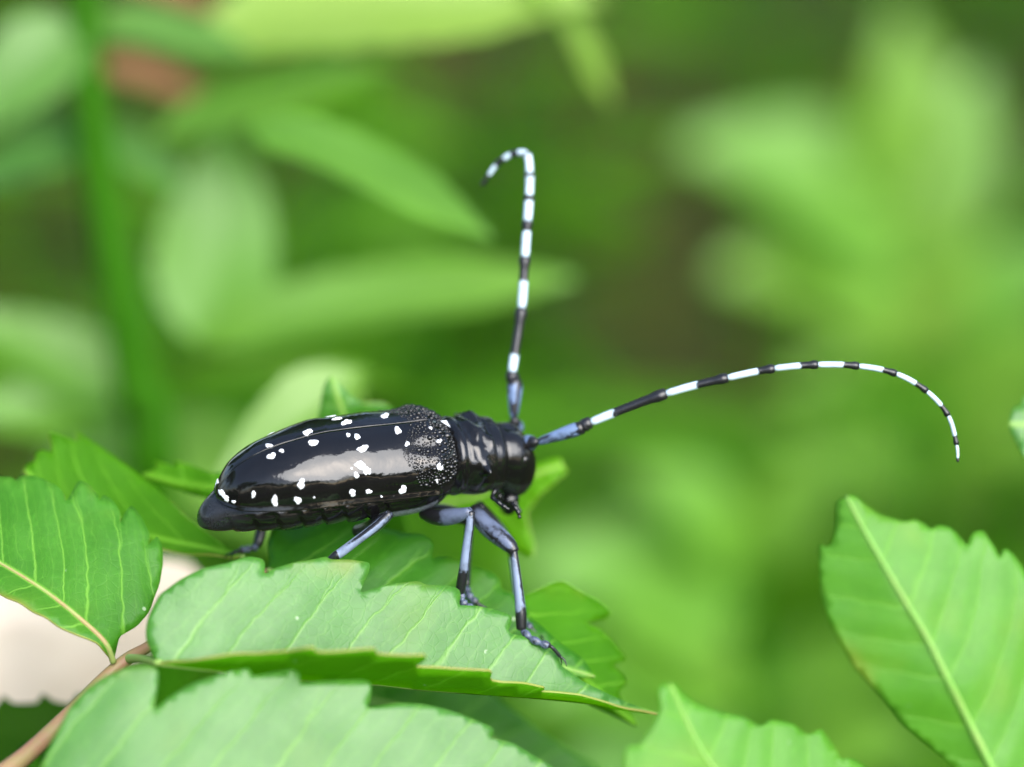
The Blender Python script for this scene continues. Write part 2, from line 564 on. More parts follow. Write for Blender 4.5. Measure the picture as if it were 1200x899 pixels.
def traced_leaf(parent, mid, halves, mats, spacing=4.0, k=0.55, curv=0.012, pucker=0.22, mrad=(0.42, 0.10), mrib=None, seed=0, thick=0.22, grid=9.0, name='leaf', phase0=0.0, rib=True):
    """mid: [(px, py, d mm)] base to tip; halves: [(margin px points base to tip, slope mm/px, curve, +1 upper face seen / -1 underside seen)]"""
    M3 = catmull(mid, 8)
    M = M3[:, :2]
    W3 = [P(*p) for p in M3]
    arc = np.concatenate([[0], np.cumsum([(W3[i + 1] - W3[i]).length / MM for i in range(len(W3) - 1)])])
    V, F, PH, AC, AM = [], [], [], [], []
    rnd = random.Random(seed)
    for margin, slope, curve, face in halves:
        mg = chaikin(resample([tuple(M[0])] + list(margin) + [tuple(M[-1])], 14.0))
        loop = [tuple(p) for p in M] + [tuple(p) for p in mg[-2:0:-1]]
        bx0, by0 = np.min(loop, axis=0)
        bx1, by1 = np.max(loop, axis=0)
        gx = grid
        gy = min(grid, max(2.5, (by1 - by0) / 6))
        pts = [Vector(p) for p in loop]
        larr = np.array(loop)
        y = by0
        row = 0
        while y < by1:
            x = bx0 + (gx / 2 if row % 2 else 0)
            while x < bx1:
                if inside(loop, x, y) and np.min(np.hypot(larr[:, 0] - x, larr[:, 1] - y)) > 0.45 * min(gx, gy):
                    pts.append(Vector((x, y)))
                x += gx
            y += gy
            row += 1
        ov, oe, of, *_ = delaunay_2d_cdt(pts, [], [list(range(len(loop)))], 1, 1e-4)
        base = len(V)
        mgmax = max(near_mid(M, p)[0] for p in mg)
        P3 = []
        for p in ov:
            q, fi = near_mid(M, np.array(p))
            i0 = min(int(fi), len(M) - 2)
            f = fi - i0
            d0 = M3[i0, 2] * (1 - f) + M3[i0 + 1, 2] * f
            s = arc[i0] * (1 - f) + arc[i0 + 1] * f
            d = d0 + slope * q + curve * q * q
            w = P(p[0], p[1], d)
            foot = W3[i0].lerp(W3[i0 + 1], f)
            t = (w - foot).length / MM
            # local width for normalising
            ph = (s - k * t - curv * t * t) / spacing + phase0
            ph += 0.10 * math.sin(ph * 2.3 + seed) + 0.03 * math.sin(ph * 5.1 + 2 * seed)
            tn = min(1.0, q / (mgmax * 0.95))
            P3.append((w, ph, tn, t))
        for w, ph, tn, t in P3:
            V.append(w)
            PH.append(ph)
            AC.append(tn)
            AM.append(t)
        # orient the faces
        for f in of:
            a, b_, c = (V[base + i] for i in f[:3])
            n = (b_ - a).cross(c - a)
            if n.dot(CAM - a) * face < 0:
                f = f[::-1]
            F.append(tuple(base + i for i in f))
    # relief: the blade swells between the side veins and waves a little
    bm = bmesh.new()
    bv = [bm.verts.new(v) for v in V]
    bm.verts.ensure_lookup_table()
    for f in F:
        try:
            bm.faces.new([bv[i] for i in f])
        except ValueError:
            pass
    bm.normal_update()
    NV = [v.normal.copy() for v in bm.verts]
    bm.free()
    for i, v in enumerate(V):
        r = min(1.0, AM[i] / 1.5)
        a = pucker * (0.5 - 0.5 * math.cos(2 * math.pi * (PH[i] + 0.5))) * r
        w = 0.35 * r * noise.noise(Vector((v.x * 160, v.y * 160, v.z * 160 + seed)))
        V[i] = v + NV[i] * ((a + w) * MM)
    o = mesh_obj(name, V, F, list(mats), parent, {'phase': PH, 'across': AC, 'acrossmm': AM})
    bm = bmesh.new()
    bm.from_mesh(o.data)
    bmesh.ops.remove_doubles(bm, verts=bm.verts, dist=1e-5)
    bm.to_mesh(o.data)
    bm.free()
    o.data.polygons.foreach_set('use_smooth', [True] * len(o.data.polygons))
    sm = o.modifiers.new('thickness', 'SOLIDIFY')
    sm.thickness = thick * MM
    sm.offset = -1
    sm.material_offset = 1
    sm.material_offset_rim = 2
    if rib:
        nn = len(W3)
        nrm = -FW
        rr = [0.62 * (mrad[0] + (mrad[1] - mrad[0]) * (i / (nn - 1)) ** 0.8) * MM for i in range(nn)]
        pts = [W3[i] + nrm * (0.02 * MM) for i in range(nn)]
        tv, tf = tube_geo(pts, rr, 10)
        off = o
        mesh_obj('midrib', tv, tf, mrib or M_MIDRIB, o)
    return o


def stem(name, pts, radii, mat, parent, n=6, sides=12):
    A = catmull([(*p, r) for p, r in zip([tuple(q) for q in pts], radii)], n)
    tv, tf = tube_geo([Vector(a[:3]) for a in A], [a[3] for a in A], sides)
    return mesh_obj(name, tv, tf, mat, parent)


LEAF3 = (M_UP, M_LOW, M_RIM)
MATT3 = (M_UPM, M_LOW, M_RIM)
SHADE3 = (M_UPSHADE, M_LOW, M_RIM)

# ---------------------------------------------- the branch that carries the beetle
br_base = Vector((-0.16, -0.03, 0.0))
branch = empty('leafy_branch', br_base, 'green branch with pinkish stalk whose toothed leaves carry the beetle', 'branch')
stem('stalk', [br_base + Vector((0, 0, -0.02)), br_base + Vector((-0.01, 0.0, 0.25)), P(-260, 1060, -26), P(-90, 965, -17), P(12, 900, -11), P(70, 848, -7),
               P(120, 797, -4), P(150, 772, -3), P(178, 755, -1), P(230, 715, 3), P(290, 680, 6), P(316, 668, 6.2)],
     [3.2 * MM, 2.6 * MM, 1.7 * MM, 1.2 * MM, 0.95 * MM, 0.8 * MM, 0.66 * MM, 0.66 * MM, 0.55 * MM, 0.5 * MM, 0.42 * MM, 0.3 * MM], M_RACHIS, branch)

# leaf A: left, facing the sky, seen from above
traced_leaf(branch, [(133, 776, -4), (122, 752, -5), (90, 722, -4.5), (50, 691, -3), (0, 660, -1), (-60, 627, 2.5), (-130, 596, 7)], [
    ([(140, 746), (160, 734), (175, 716), (187, 685), (191, 660), (190, 642), (184, 630), (179, 634), (172, 641), (176, 630), (165, 605), (155, 592), (147, 600), (140, 615), (142, 602), (132, 585), (121, 579), (116, 588), (115, 581), (105, 570), (92, 564), (83, 580), (77, 590), (75, 579), (62, 567), (45, 560), (25, 556), (18, 564), (15, 560), (0, 560), (-20, 556), (-28, 565), (-60, 556), (-68, 566), (-100, 565)], 0.06, 0.0, 1),
    ([(115, 754), (95, 746), (70, 734), (37, 716), (10, 701), (0, 695), (-30, 676), (-60, 655), (-100, 625)], -0.10, 0.0, 1)],
    MATT3, spacing=3.7, k=0.62, mrad=(0.55, 0.15), mrib=M_MIDRED, seed=1, phase0=0.25)

# leaf A2: behind it, its tip lifted
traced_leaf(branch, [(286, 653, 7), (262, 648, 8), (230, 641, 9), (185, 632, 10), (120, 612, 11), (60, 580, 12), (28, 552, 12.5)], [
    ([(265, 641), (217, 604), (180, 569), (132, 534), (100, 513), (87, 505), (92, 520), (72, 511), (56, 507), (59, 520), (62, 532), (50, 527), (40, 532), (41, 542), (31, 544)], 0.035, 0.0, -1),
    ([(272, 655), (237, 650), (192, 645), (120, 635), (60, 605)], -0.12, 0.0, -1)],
    (M_UPSHADE, M_LOW, M_RIM), spacing=4.4, k=1.5, mrad=(0.40, 0.12), seed=2, phase0=0.1)

# leaf B: the big folded leaf in front of the beetle
traced_leaf(branch, [(184, 777, -12), (242, 784, -11.8), (300, 789, -10), (357, 796, -8.4), (437, 801, -6), (500, 808, -4.2), (600, 815, -1.2), (680, 822, 1.2), (725, 830, 2.4), (772, 836, 3.8)], [
    ([(178, 764), (172, 752), (171, 737), (175, 720), (187, 697), (210, 680), (235, 667), (267, 660), (290, 652), (307, 654), (311, 660), (309, 674), (322, 666), (345, 659), (365, 656), (382, 652), (387, 656), (410, 656), (432, 659), (434, 665), (427, 682), (421, 696), (440, 689), (460, 684), (490, 681), (499, 686), (522, 686), (537, 690), (539, 700), (536, 710), (557, 710), (580, 714), (597, 720), (601, 726), (595, 742), (612, 745), (635, 755), (652, 767), (656, 780), (680, 797), (710, 812), (740, 825)], 0.022, 0.0, 1),
    ([(205, 774), (242, 769), (300, 766), (337, 764), (367, 758), (371, 763), (405, 761), (440, 760), (441, 766), (470, 767), (499, 768), (499, 773), (485, 782), (530, 784), (577, 786), (574, 796), (600, 798), (640, 805), (632, 810), (680, 814), (725, 825)], -0.26, 0.0, -1)],
    LEAF3, spacing=5.2, k=0.55, pucker=0.08, mrad=(0.45, 0.12), seed=3, phase0=0.35, rib=True)

stem('petiole', [P(150, 772, -3), P(165, 772, -7), P(186, 777, -12)], [0.5 * MM, 0.4 * MM, 0.34 * MM], M_MIDRIB, branch)

# leaf C: the leaf under the beetle's feet
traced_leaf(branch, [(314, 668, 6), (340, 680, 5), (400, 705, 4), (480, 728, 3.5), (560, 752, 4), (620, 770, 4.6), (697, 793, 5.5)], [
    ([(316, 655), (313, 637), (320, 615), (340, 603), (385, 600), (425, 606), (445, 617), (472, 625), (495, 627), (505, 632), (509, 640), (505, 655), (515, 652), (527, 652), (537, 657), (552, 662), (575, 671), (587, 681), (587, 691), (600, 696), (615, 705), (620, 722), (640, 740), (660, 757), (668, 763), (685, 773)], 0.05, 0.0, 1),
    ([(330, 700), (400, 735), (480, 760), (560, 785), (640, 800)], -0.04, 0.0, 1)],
    SHADE3, spacing=4.6, k=0.5, mrad=(0.45, 0.14), seed=4, phase0=0.2)

# leaf D: beyond the front foot, toothed edge turned to one side
traced_leaf(branch, [(560, 690, 7.5), (600, 712, 7.5), (640, 755, 8.0), (690, 800, 9), (746, 851, 10.5)], [
    ([(590, 700), (615, 698), (640, 686), (657, 680), (680, 693), (700, 704), (716, 718), (710, 725), (685, 730), (700, 736), (720, 754), (735, 774), (716, 778), (730, 791), (734, 801), (724, 810), (727, 819), (740, 838)], 0.045, 0.0, -1),
    ([(575, 715), (600, 750), (640, 790), (690, 825)], 0.03, 0.0, -1)],
    (M_UP, M_LOW, M_RIM), spacing=3.6, k=0.7, mrad=(0.40, 0.12), seed=5, phase0=0.0)

# leaf E: the lowest, closest leaf of the branch
traced_leaf(branch, [(40, 925, -19), (90, 930, -19.5), (180, 938, -19.5), (300, 948, -18), (430, 952, -16), (560, 957, -13.5), (740, 966, -10)], [
    ([(47, 899), (62, 868), (82, 829), (100, 809), (120, 794), (150, 781), (170, 778), (186, 784), (185, 804), (180, 833), (200, 816), (225, 801), (262, 789), (292, 782), (297, 792), (320, 787), (343, 783), (352, 788), (351, 801), (375, 798), (425, 796), (436, 801), (434, 821), (430, 830), (462, 824), (495, 825), (522, 831), (550, 841), (577, 853), (579, 859), (574, 865), (600, 870), (640, 893), (690, 925)], 0.022, 0.0, 1),
    ([(100, 960), (180, 975), (300, 985), (430, 990), (560, 985), (660, 978)], -0.22, 0.0, 1)],
    LEAF3, spacing=5.0, k=0.55, pucker=0.08, mrad=(0.5, 0.14), seed=6, phase0=0.55)

stem('petiole', [P(-20, 922, -13), P(5, 920, -16), P(42, 925, -19)], [0.55 * MM, 0.45 * MM, 0.36 * MM], M_MIDRIB, branch)

# ---------------------------------------------- shoot just behind the beetle
sh_base = Vector((0.03, 0.10, 0.0))
shoot = empty('leafy_shoot', sh_base, 'thin shoot with bright green leaf tips poking out behind the beetle', 'shoot')
stem('stalk', [sh_base + Vector((0, 0, -0.02)), sh_base + Vector((0, 0.0, 0.30)), P(480, 760, 34), P(470, 640, 28), P(450, 560, 24), P(430, 520, 22)],
     [2.4 * MM, 2.0 * MM, 1.3 * MM, 1.0 * MM, 0.8 * MM, 0.6 * MM], M_GSTEM, shoot)
traced_leaf(shoot, [(452, 570, 22), (330, 572, 18), (262, 572, 14), (215, 566, 15), (166, 556, 16)], [
    ([(420, 550), (300, 545), (252, 556), (230, 548), (206, 540), (208, 548), (180, 540), (185, 550)], 0.02, 0, -1),
    ([(400, 585), (280, 590), (236, 582), (200, 570)], 0.02, 0, -1)],
    (M_UP, M_LOW, M_RIM), spacing=3.5, seed=7, mrad=(0.3, 0.1))
traced_leaf(shoot, [(440, 540, 22), (415, 510, 19), (400, 478, 17), (389, 440, 16)], [
    ([(420, 535), (385, 525), (372, 492), (377, 465), (381, 448)], 0.02, 0, 1),
    ([(470, 520), (462, 480), (452, 472), (424, 472), (412, 464), (400, 452)], 0.03, 0, 1)],
    LEAF3, spacing=3.5, seed=8, mrad=(0.3, 0.1))
# bent leaf by the head, its backlight put into a brighter green
traced_leaf(shoot, [(480, 592, 26), (530, 588, 25), (565, 580, 24), (600, 566, 23), (635, 553, 22), (660, 545, 22)], [
    ([(520, 570), (570, 560), (610, 550), (640, 541), (657, 536)], 0.03, 0, 1),
    ([(530, 610), (570, 604), (594, 622), (608, 648), (624, 656), (628, 642), (620, 616), (618, 600), (636, 578), (655, 562), (666, 552)], -0.03, 0, 1)],
    (M_BACKLIT, M_BACKLIT, M_RIM), spacing=3.2, seed=9, mrad=(0.3, 0.1))

# ---------------------------------------------- lower shoot: shaded leaves under the branch, bleached leaf
lw_base = Vector((-0.06, 0.07, 0.0))
low = empty('low_shoot', lw_base, 'low shoot with dark shaded leaves beneath the branch', 'shoot')
stem('stalk', [lw_base + Vector((0, 0, -0.02)), lw_base + Vector((0, 0, 0.26)), P(60, 1100, 30), P(60, 960, 28), P(300, 930, 30), P(420, 860, 28)],
     [2.2 * MM, 1.8 * MM, 1.2 * MM, 0.9 * MM, 0.7 * MM, 0.5 * MM], M_GSTEM, low)
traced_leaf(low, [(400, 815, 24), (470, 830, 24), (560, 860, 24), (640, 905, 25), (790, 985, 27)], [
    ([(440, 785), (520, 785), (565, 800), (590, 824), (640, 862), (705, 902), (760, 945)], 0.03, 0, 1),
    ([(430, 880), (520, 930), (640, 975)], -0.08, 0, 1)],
    SHADE3, spacing=5.0, seed=10)
traced_leaf(low, [(150, 900, 26), (100, 880, 25), (50, 868, 24), (0, 860, 24), (-70, 850, 25)], [
    ([(150, 860), (120, 835), (90, 812), (84, 826), (62, 822), (50, 812), (44, 824), (14, 824), (4, 814), (-2, 826), (-40, 830)], 0.04, 0, 1),
    ([(100, 935), (40, 930), (-30, 900)], -0.06, 0, 1)],
    (M_BACK4, M_BACK4, M_BACK4), spacing=4.0, seed=11, rib=False)

dead = empty('dead_leaf', P(110, 800, 54), 'bleached cream dead leaf hanging beneath the branch fork', 'dead leaf')
traced_leaf(dead, [(240, 702, 54), (190, 704, 53), (130, 716, 52), (60, 730, 52), (0, 736, 53), (-80, 745, 54)], [
    ([(238, 680), (222, 660), (190, 655), (130, 652), (60, 650), (0, 655), (-60, 690)], 0.03, 0, 1),
    ([(228, 735), (190, 745), (165, 775), (135, 800), (105, 835), (50, 855), (0, 850), (-60, 800)], 0.0, 0, 1)],
    (M_CREAM, M_CREAM, M_CREAM), seed=12, mrib=M_CREAM, pucker=0.05, rib=False)
stem('petiole', [P(240, 702, 54), P(262, 760, 46), P(300, 930, 31)], [0.5 * MM, 0.5 * MM, 0.6 * MM], M_CREAM, dead)

# ---------------------------------------------- shoot at the right
rs_base = Vector((0.15, -0.02, 0.0))
rshoot = empty('side_shoot', rs_base, 'shoot with broad pale toothed leaves beside the long antenna', 'shoot')
stem('stalk', [rs_base + Vector((0, 0, -0.02)), rs_base + Vector((0.01, 0, 0.3)), P(1420, 1180, -8), P(1330, 1060, -8), P(1330, 900, -2), P(1340, 700, 6), P(1300, 560, 12), P(1262, 500, 14)],
     [2.6 * MM, 2.2 * MM, 1.5 * MM, 1.2 * MM, 1.0 * MM, 0.8 * MM, 0.6 * MM, 0.4 * MM], M_RACHIS, rshoot)
stem('petiole', [P(1330, 1060, -8), P(1260, 1040, -11), P(1205, 985, -13)], [0.9 * MM, 0.7 * MM, 0.6 * MM], M_MIDRED, rshoot)
stem('petiole', [P(1330, 1060, -8), P(1100, 1060, -12), P(950, 1020, -17)], [0.9 * MM, 0.7 * MM, 0.6 * MM], M_MIDRED, rshoot)
traced_leaf(rshoot, [(1208, 988, -15), (1165, 905, -16.5), (1135, 845, -17), (1110, 795, -18), (1085, 745, -18), (1058, 700, -18), (1032, 655, -17.5), (1013, 622, -17), (992, 582, -16)], [
    ([(1240, 970), (1262, 900), (1270, 800), (1255, 720), (1226, 668), (1222, 690), (1204, 682), (1197, 665), (1187, 650), (1176, 642), (1171, 656), (1165, 642), (1152, 622), (1140, 624), (1134, 641), (1129, 634), (1115, 619), (1100, 615), (1092, 621), (1082, 614), (1070, 609), (1060, 612), (1032, 604), (1015, 592), (1001, 579)], 0.03, 0.0, 1),
    ([(1150, 935), (1115, 899), (1087, 874), (1055, 846), (1037, 821), (1000, 781), (972, 731), (961, 695), (960, 665), (960, 637), (968, 642), (975, 637), (979, 622), (980, 587)], 0.02, 0.0, 1)],
    (M_UPH, M_LOW, M_UPH), curv=0.03, mrib=M_MIDSOFT, spacing=4.3, k=0.6, pucker=0.10, mrad=(0.75, 0.25), seed=13, phase0=0.4)
traced_leaf(rshoot, [(950, 1020, -17), (895, 960, -18), (836, 899, -19), (812, 860, -19), (785, 802, -19)], [
    ([(1010, 1000), (1040, 930), (1016, 898), (1000, 888), (985, 890), (980, 876), (962, 853), (948, 862), (928, 848), (905, 843), (892, 852), (870, 840), (840, 834), (815, 824), (800, 813), (791, 801)], 0.04, 0, 1),
    ([(880, 1010), (800, 990), (745, 940), (733, 900), (734, 880), (741, 872), (750, 875), (765, 853), (774, 834), (771, 808), (777, 801)], -0.04, 0, 1)],
    (M_UPH, M_LOW, M_UPH), curv=0.03, mrib=M_MIDSOFT, spacing=4.3, k=0.6, pucker=0.10, mrad=(0.6, 0.2), seed=14, phase0=0.1)
traced_leaf(rshoot, [(1262, 500, 14), (1235, 500, 14), (1210, 498, 13), (1182, 497, 13)], [
    ([(1250, 470), (1225, 455), (1200, 463), (1196, 475), (1188, 477), (1184, 486)], 0.03, 0, 1),
    ([(1250, 535), (1225, 548), (1200, 538), (1192, 520), (1184, 506)], -0.03, 0, 1)],
    LEAF3, spacing=3.5, seed=15, mrad=(0.3, 0.1))


# ------------------------------------------------------------------ the beetle
OB = P(395, 552, 0)
AX = Vector((0.925, 0.08, 0.372)).normalized()          # forward, in (right, up, away) of the view
_v = Vector((0.0, math.cos(R_(37)), -math.sin(R_(37))))
DZ = (_v - AX * _v.dot(AX)).normalized()                # dorsal
LY = Vector((AX.y * DZ.z - AX.z * DZ.y, AX.z * DZ.x - AX.x * DZ.z, AX.x * DZ.y - AX.y * DZ.x))   # far side
to_w = lambda v: RT * v.x + UP * v.y + FW * v.z
WX, WY, WZ = to_w(AX), to_w(LY), to_w(DZ)


def B(x, y, z):
    """beetle frame (mm: forward, far side, dorsal) to the world"""
    return OB + (WX * x + WY * y + WZ * z) * MM


beetle = empty('longhorn_beetle', P(480, 690, 1), 'glossy black longhorn beetle with white spots and banded antennae standing on leaves', 'beetle')


def smooth_interp(xs, tab, x):
    """monotone cubic through a table of rows"""
    tab = np.array(tab, float)
    xs = np.array(xs, float)
    i = int(np.clip(np.searchsorted(xs, x) - 1, 0, len(xs) - 2))
    h = np.diff(xs)
    dl = np.diff(tab, axis=0) / h[:, None]
    def tan(j):
        if j == 0:
            return dl[0]
        if j == len(xs) - 1:
            return dl[-1]
        a, b_ = dl[j - 1], dl[j]
        m = np.where(a * b_ <= 0, 0, 2 * a * b_ / np.where(a + b_ == 0, 1, a + b_))
        return m
    t = (x - xs[i]) / h[i]
    m0, m1 = tan(i), tan(i + 1)
    return ((2 * t ** 3 - 3 * t * t + 1) * tab[i] + (t ** 3 - 2 * t * t + t) * h[i] * m0 + (-2 * t ** 3 + 3 * t * t) * tab[i + 1] + (t ** 3 - t * t) * h[i] * m1)


# body: x, centre z, half width, height above, depth below
BT = [
    (-14.0, -4.5, 0.12, 0.12, 0.12), (-13.85, -4.4, 0.7, 0.7, 0.6), (-13.3, -4.1, 1.4, 1.25, 1.1), (-12.5, -3.7, 2.0, 1.6, 1.6), (-11.4, -3.2, 2.7, 1.9, 2.0),
    (-9, -2.5, 3.9, 2.2, 2.5), (-4, -1.7, 4.95, 2.2, 2.9), (2, -1.4, 5.1, 2.2, 3.0), (7, -1.2, 4.9, 2.6, 3.2), (9.8, -0.6, 4.4, 3.4, 3.2),
    (11.0, 0.0, 3.85, 3.6, 3.1), (11.45, 0.35, 3.95, 3.75, 3.4), (11.85, 0.45, 4.15, 3.9, 3.6), (12.2, 0.5, 4.1, 3.85, 3.6), (12.5, 0.5, 4.02, 3.74, 3.55), (12.8, 0.5, 4.1, 3.8, 3.6),
    (14.1, 0.5, 4.35, 3.85, 3.7), (15.2, 0.4, 4.1, 3.75, 3.6), (15.6, 0.4, 3.93, 3.58, 3.48), (16.0, 0.35, 3.93, 3.58, 3.5), (16.55, 0.3, 3.85, 3.55, 3.5), (16.85, 0.2, 3.5, 3.3, 3.3),
    (17.05, 0.0, 3.2, 3.25, 3.2), (17.4, -0.2, 3.3, 3.5, 3.4), (18.6, -0.55, 3.4, 3.75, 4.0), (19.6, -0.7, 3.15, 3.3, 3.9), (20.4, -0.9, 2.6, 2.5, 3.3), (20.9, -1.0, 1.9, 1.8, 2.4), (21.2, -1.1, 1.0, 0.9, 1.2), (21.3, -1.1, 0.15, 0.15, 0.2)]
BX = [b_[0] for b_ in BT]
BR = [b_[1:] for b_ in BT]


def build_body():
    xs = list(np.arange(-14.0, -13, 0.1)) + list(np.arange(-13, 9.5, 0.2)) + list(np.arange(9.5, 21.3, 0.1)) + [21.3]
    N = 84
    V, F, PUB, RUG = [], [], [], []
    for x in xs:
        zc, hw, ht, hb = smooth_interp(BX, BR, x)
        seg = 1.0
        for k in range(N):
            a = 2 * math.pi * k / N
            ca, sa = math.cos(a), math.sin(a)
            ex = 2.0 / 2.25
            y = hw * math.copysign(abs(ca) ** ex, ca)
            z = (ht if sa >= 0 else hb) * math.copysign(abs(sa) ** ex, sa)
            if x < 6 and sa < 0.3:
                fr = ((x + 15.0 + 0.42 * (z + hb)) / 2.25) % 1.0
                seg = 1.0 - 0.075 * fr ** 2.2 * min(1, max(0, 6 - x) / 2.0) * min(1, max(0, x + 12.6) / 1.5)
                y *= seg
                z *= seg
            # side spines of the pronotum
            g = math.exp(-((x - 14.3) / 0.42) ** 2)
            for s0 in (R_(14), R_(166)):
                da = math.atan2(math.sin(a - s0), math.cos(a - s0))
                y += math.copysign(1.25, ca) * g * math.exp(-(da / 0.13) ** 2)
                z += 0.35 * g * math.exp(-(da / 0.13) ** 2)
            r = 0.0
            if 12.6 < x < 15.6:
                m = min(1, (x - 12.6) / 0.4, (15.6 - x) / 0.4)
                v = Vector((x * 0.85, y * 0.6, z * 0.6))
                amp = 0.46 * m * max(0, sa + 0.25)
                dd = noise.noise(v) * amp + noise.noise(v * 2.3) * amp * 0.2
                z += dd * sa
                y += dd * ca
                r = m * max(0.0, sa)
            # furrow on the head between the antennae
            if x > 17.4:
                z -= 0.35 * math.exp(-(y / 0.5) ** 2) * max(0, sa) * min(1, (x - 17.4) / 1.2)
            V.append(B(x, y, zc + z))
            pb = 0.0
            if sa < -0.15:
                pb = 0.75 if 3.0 < x < 9.5 else 0.06
            if x < -9.5:
                pb = max(pb, 0.07 * min(1.0, (-9.5 - x) / 3.0))
            if 9.5 < x < 17 and sa < -0.55:
                pb = 0.5
            if x > 17.2 and sa < -0.2:
                pb = 0.06
            PUB.append(pb)
            RUG.append(r)
    n = len(xs)
    for i in range(n - 1):
        for k in range(N):
            k2 = (k + 1) % N
            F.append((i * N + k, (i + 1) * N + k, (i + 1) * N + k2, i * N + k2))
    F.append(tuple(range(N)))
    F.append(tuple((n - 1) * N + k for k in reversed(range(N))))
    return mesh_obj('body', V, F, M_BODY, beetle, {'pub': PUB, 'rugose': RUG})


body = build_body()

# wing covers: x, z of the seam, half width, z of the edge
ET = [(-12.45, -1.4, 0.3, -1.6), (-12.2, -0.75, 1.0, -1.58), (-11.6, 0.5, 1.9, -1.48), (-10.7, 1.7, 2.8, -1.35), (-8.1, 3.3, 4.1, -0.85), (-5, 4.3, 4.95, -0.4), (-1.4, 4.98, 5.4, 0.0),
      (3.3, 5.15, 5.55, 0.2), (6.5, 5.2, 5.6, 0.25), (8.6, 5.25, 5.6, 0.3), (9.8, 4.95, 5.2, 0.35), (10.7, 4.55, 4.5, 0.6), (11.15, 4.25, 3.8, 1.0)]
EX = [e[0] for e in ET]
ER = [e[1:] for e in ET]


def ely_point(x, u, side):
    """u 0 at the seam, 1 at the outer edge; side -1 near, +1 far"""
    zt, hw, ze = smooth_interp(EX, ER, x)
    a = u * math.pi / 2
    e = 2.0 / 2.35
    y = hw * math.sin(a) ** e
    z = ze + (zt - ze) * math.cos(a) ** e
    # shallow dents and swellings
    m = min(1.0, (x + 12.9) / 3.0) * math.sin(math.pi * min(1, u * 1.05)) ** 0.5 if u > 0 else 0
    v = Vector((x * 0.22 + 5, u * 1.7, side * 3.0))
    d = (0.20 * noise.noise(v) + 0.05 * noise.noise(v * 2.7)) * m
    # shoulder hump and the dip inside it
    d += 0.32 * math.exp(-((x - 8.6) / 1.3) ** 2 - ((u - 0.62) / 0.16) ** 2)
    d -= 0.22 * math.exp(-((x - 7.6) / 1.6) ** 2 - ((u - 0.36) / 0.10) ** 2)
    d += 0.20 * math.exp(-((x - 8.9) / 1.5) ** 2 - ((u - 0.14) / 0.12) ** 2)
    y += d * math.sin(a)
    z += d * math.cos(a)
    # raised seam and rolled outer edge
    z += 0.07 * math.exp(-(u / 0.02) ** 2)
    fl = max(0.0, (u - 0.945) / 0.055)
    y += 0.30 * fl ** 1.3
    return (x, side * (y + 0.018), z - 0.02 * fl)


def build_elytron(side):
    us = list(np.linspace(0, 0.935, 44)) + list(np.linspace(0.945, 1.0, 8))
    ts = np.linspace(0, 1, 120)
    xs = [-12.45 + 23.6 * (t ** 1.25) for t in ts]
    V, F = [], []
    for x in xs:
        for u in us:
            V.append(B(*ely_point(x, u, side)))
    m = len(us)
    for i in range(len(xs) - 1):
        for k in range(m - 1):
            f = (i * m + k, i * m + k + 1, (i + 1) * m + k + 1, (i + 1) * m + k)
            F.append(f if side < 0 else f[::-1])
    me_v = [v.copy() for v in V]
    o = mesh_obj('elytron', V, F, M_ELY, beetle)
    a, b_, c = (me_v[i] for i in F[len(F) // 2][:3])
    n = (b_ - a).cross(c - a)
    if n.dot(WZ - WX * 0 + WY * side * 0.3) < 0:
        o.data.flip_normals()
    sm = o.modifiers.new('thickness', 'SOLIDIFY')
    sm.thickness = 0.22 * MM
    sm.offset = -1
    return o, BVHTree.FromPolygons(me_v, F)


ely_near, bvh_near = build_elytron(-1)
ely_far, bvh_far = build_elytron(1)


def spot_from_pixels(parent, bvhs, cx, cy, rx, ry, seed, rot=0.0):
    """an irregular tuft of white hair on the wing cover at the photo's place"""
    rnd = random.Random(seed)
    rx, ry = rx * 0.86, ry * 0.86
    n = 26
    d = (P(cx, cy, 0) - CAM).normalized()
    hit = bvhs.ray_cast(CAM, d)
    if hit[0] is None:
        hit = bvhs.find_nearest(P(cx, cy, -3))
    ring = []
    ph = [rnd.uniform(0, 6.28) for _ in range(3)]
    loc, nr = hit[0], hit[1]
    if nr.dot(d) > 0:
        nr = -nr
    for k in range(n):
        a = 2 * math.pi * k / n
        w = 1 + 0.16 * math.sin(2 * a + ph[0]) + 0.12 * math.sin(3 * a + ph[1]) + 0.08 * math.sin(5 * a + ph[2]) + rnd.uniform(-0.10, 0.10)
        ex, ey = rx * w * math.cos(a), ry * w * math.sin(a)
        qx, qy = cx + ex * math.cos(rot) - ey * math.sin(rot), cy + ex * math.sin(rot) + ey * math.cos(rot)
        h = bvhs.ray_cast(CAM, (P(qx, qy, 0) - CAM).normalized())
        p = h[0] if h[0] is not None and (h[0] - loc).length < 3 * MM else bvhs.find_nearest(loc + (P(qx, qy, 0) - P(cx, cy, 0)))[0]
        ring.append(p)
    return tuft(parent, bvhs, loc, nr, ring)


def tuft(parent, bvhs, loc, nr, ring):
    n = len(ring)
    V, F = [loc + nr * 0.10 * MM], []
    for f, h in ((0.4, 0.10), (0.75, 0.085), (0.96, 0.05), (1.0, -0.03)):
        for p in ring:
            q = loc.lerp(p, f)
            nn = bvhs.find_nearest(q)
            w = nn[1] if nn[1].dot(nr) > 0 else -nn[1]
            V.append(nn[0] + w * h * MM)
    for k in range(n):
        k2 = (k + 1) % n
        F.append((0, 1 + k, 1 + k2))
        for j in range(3):
            F.append((1 + j * n + k, 1 + (j + 1) * n + k, 1 + (j + 1) * n + k2, 1 + j * n + k2))
    return mesh_obj('white_spot', V, F, M_SPOT, parent, {'rim': [0.0] * (1 + 2 * n) + [0.75] * n + [1.0] * n})


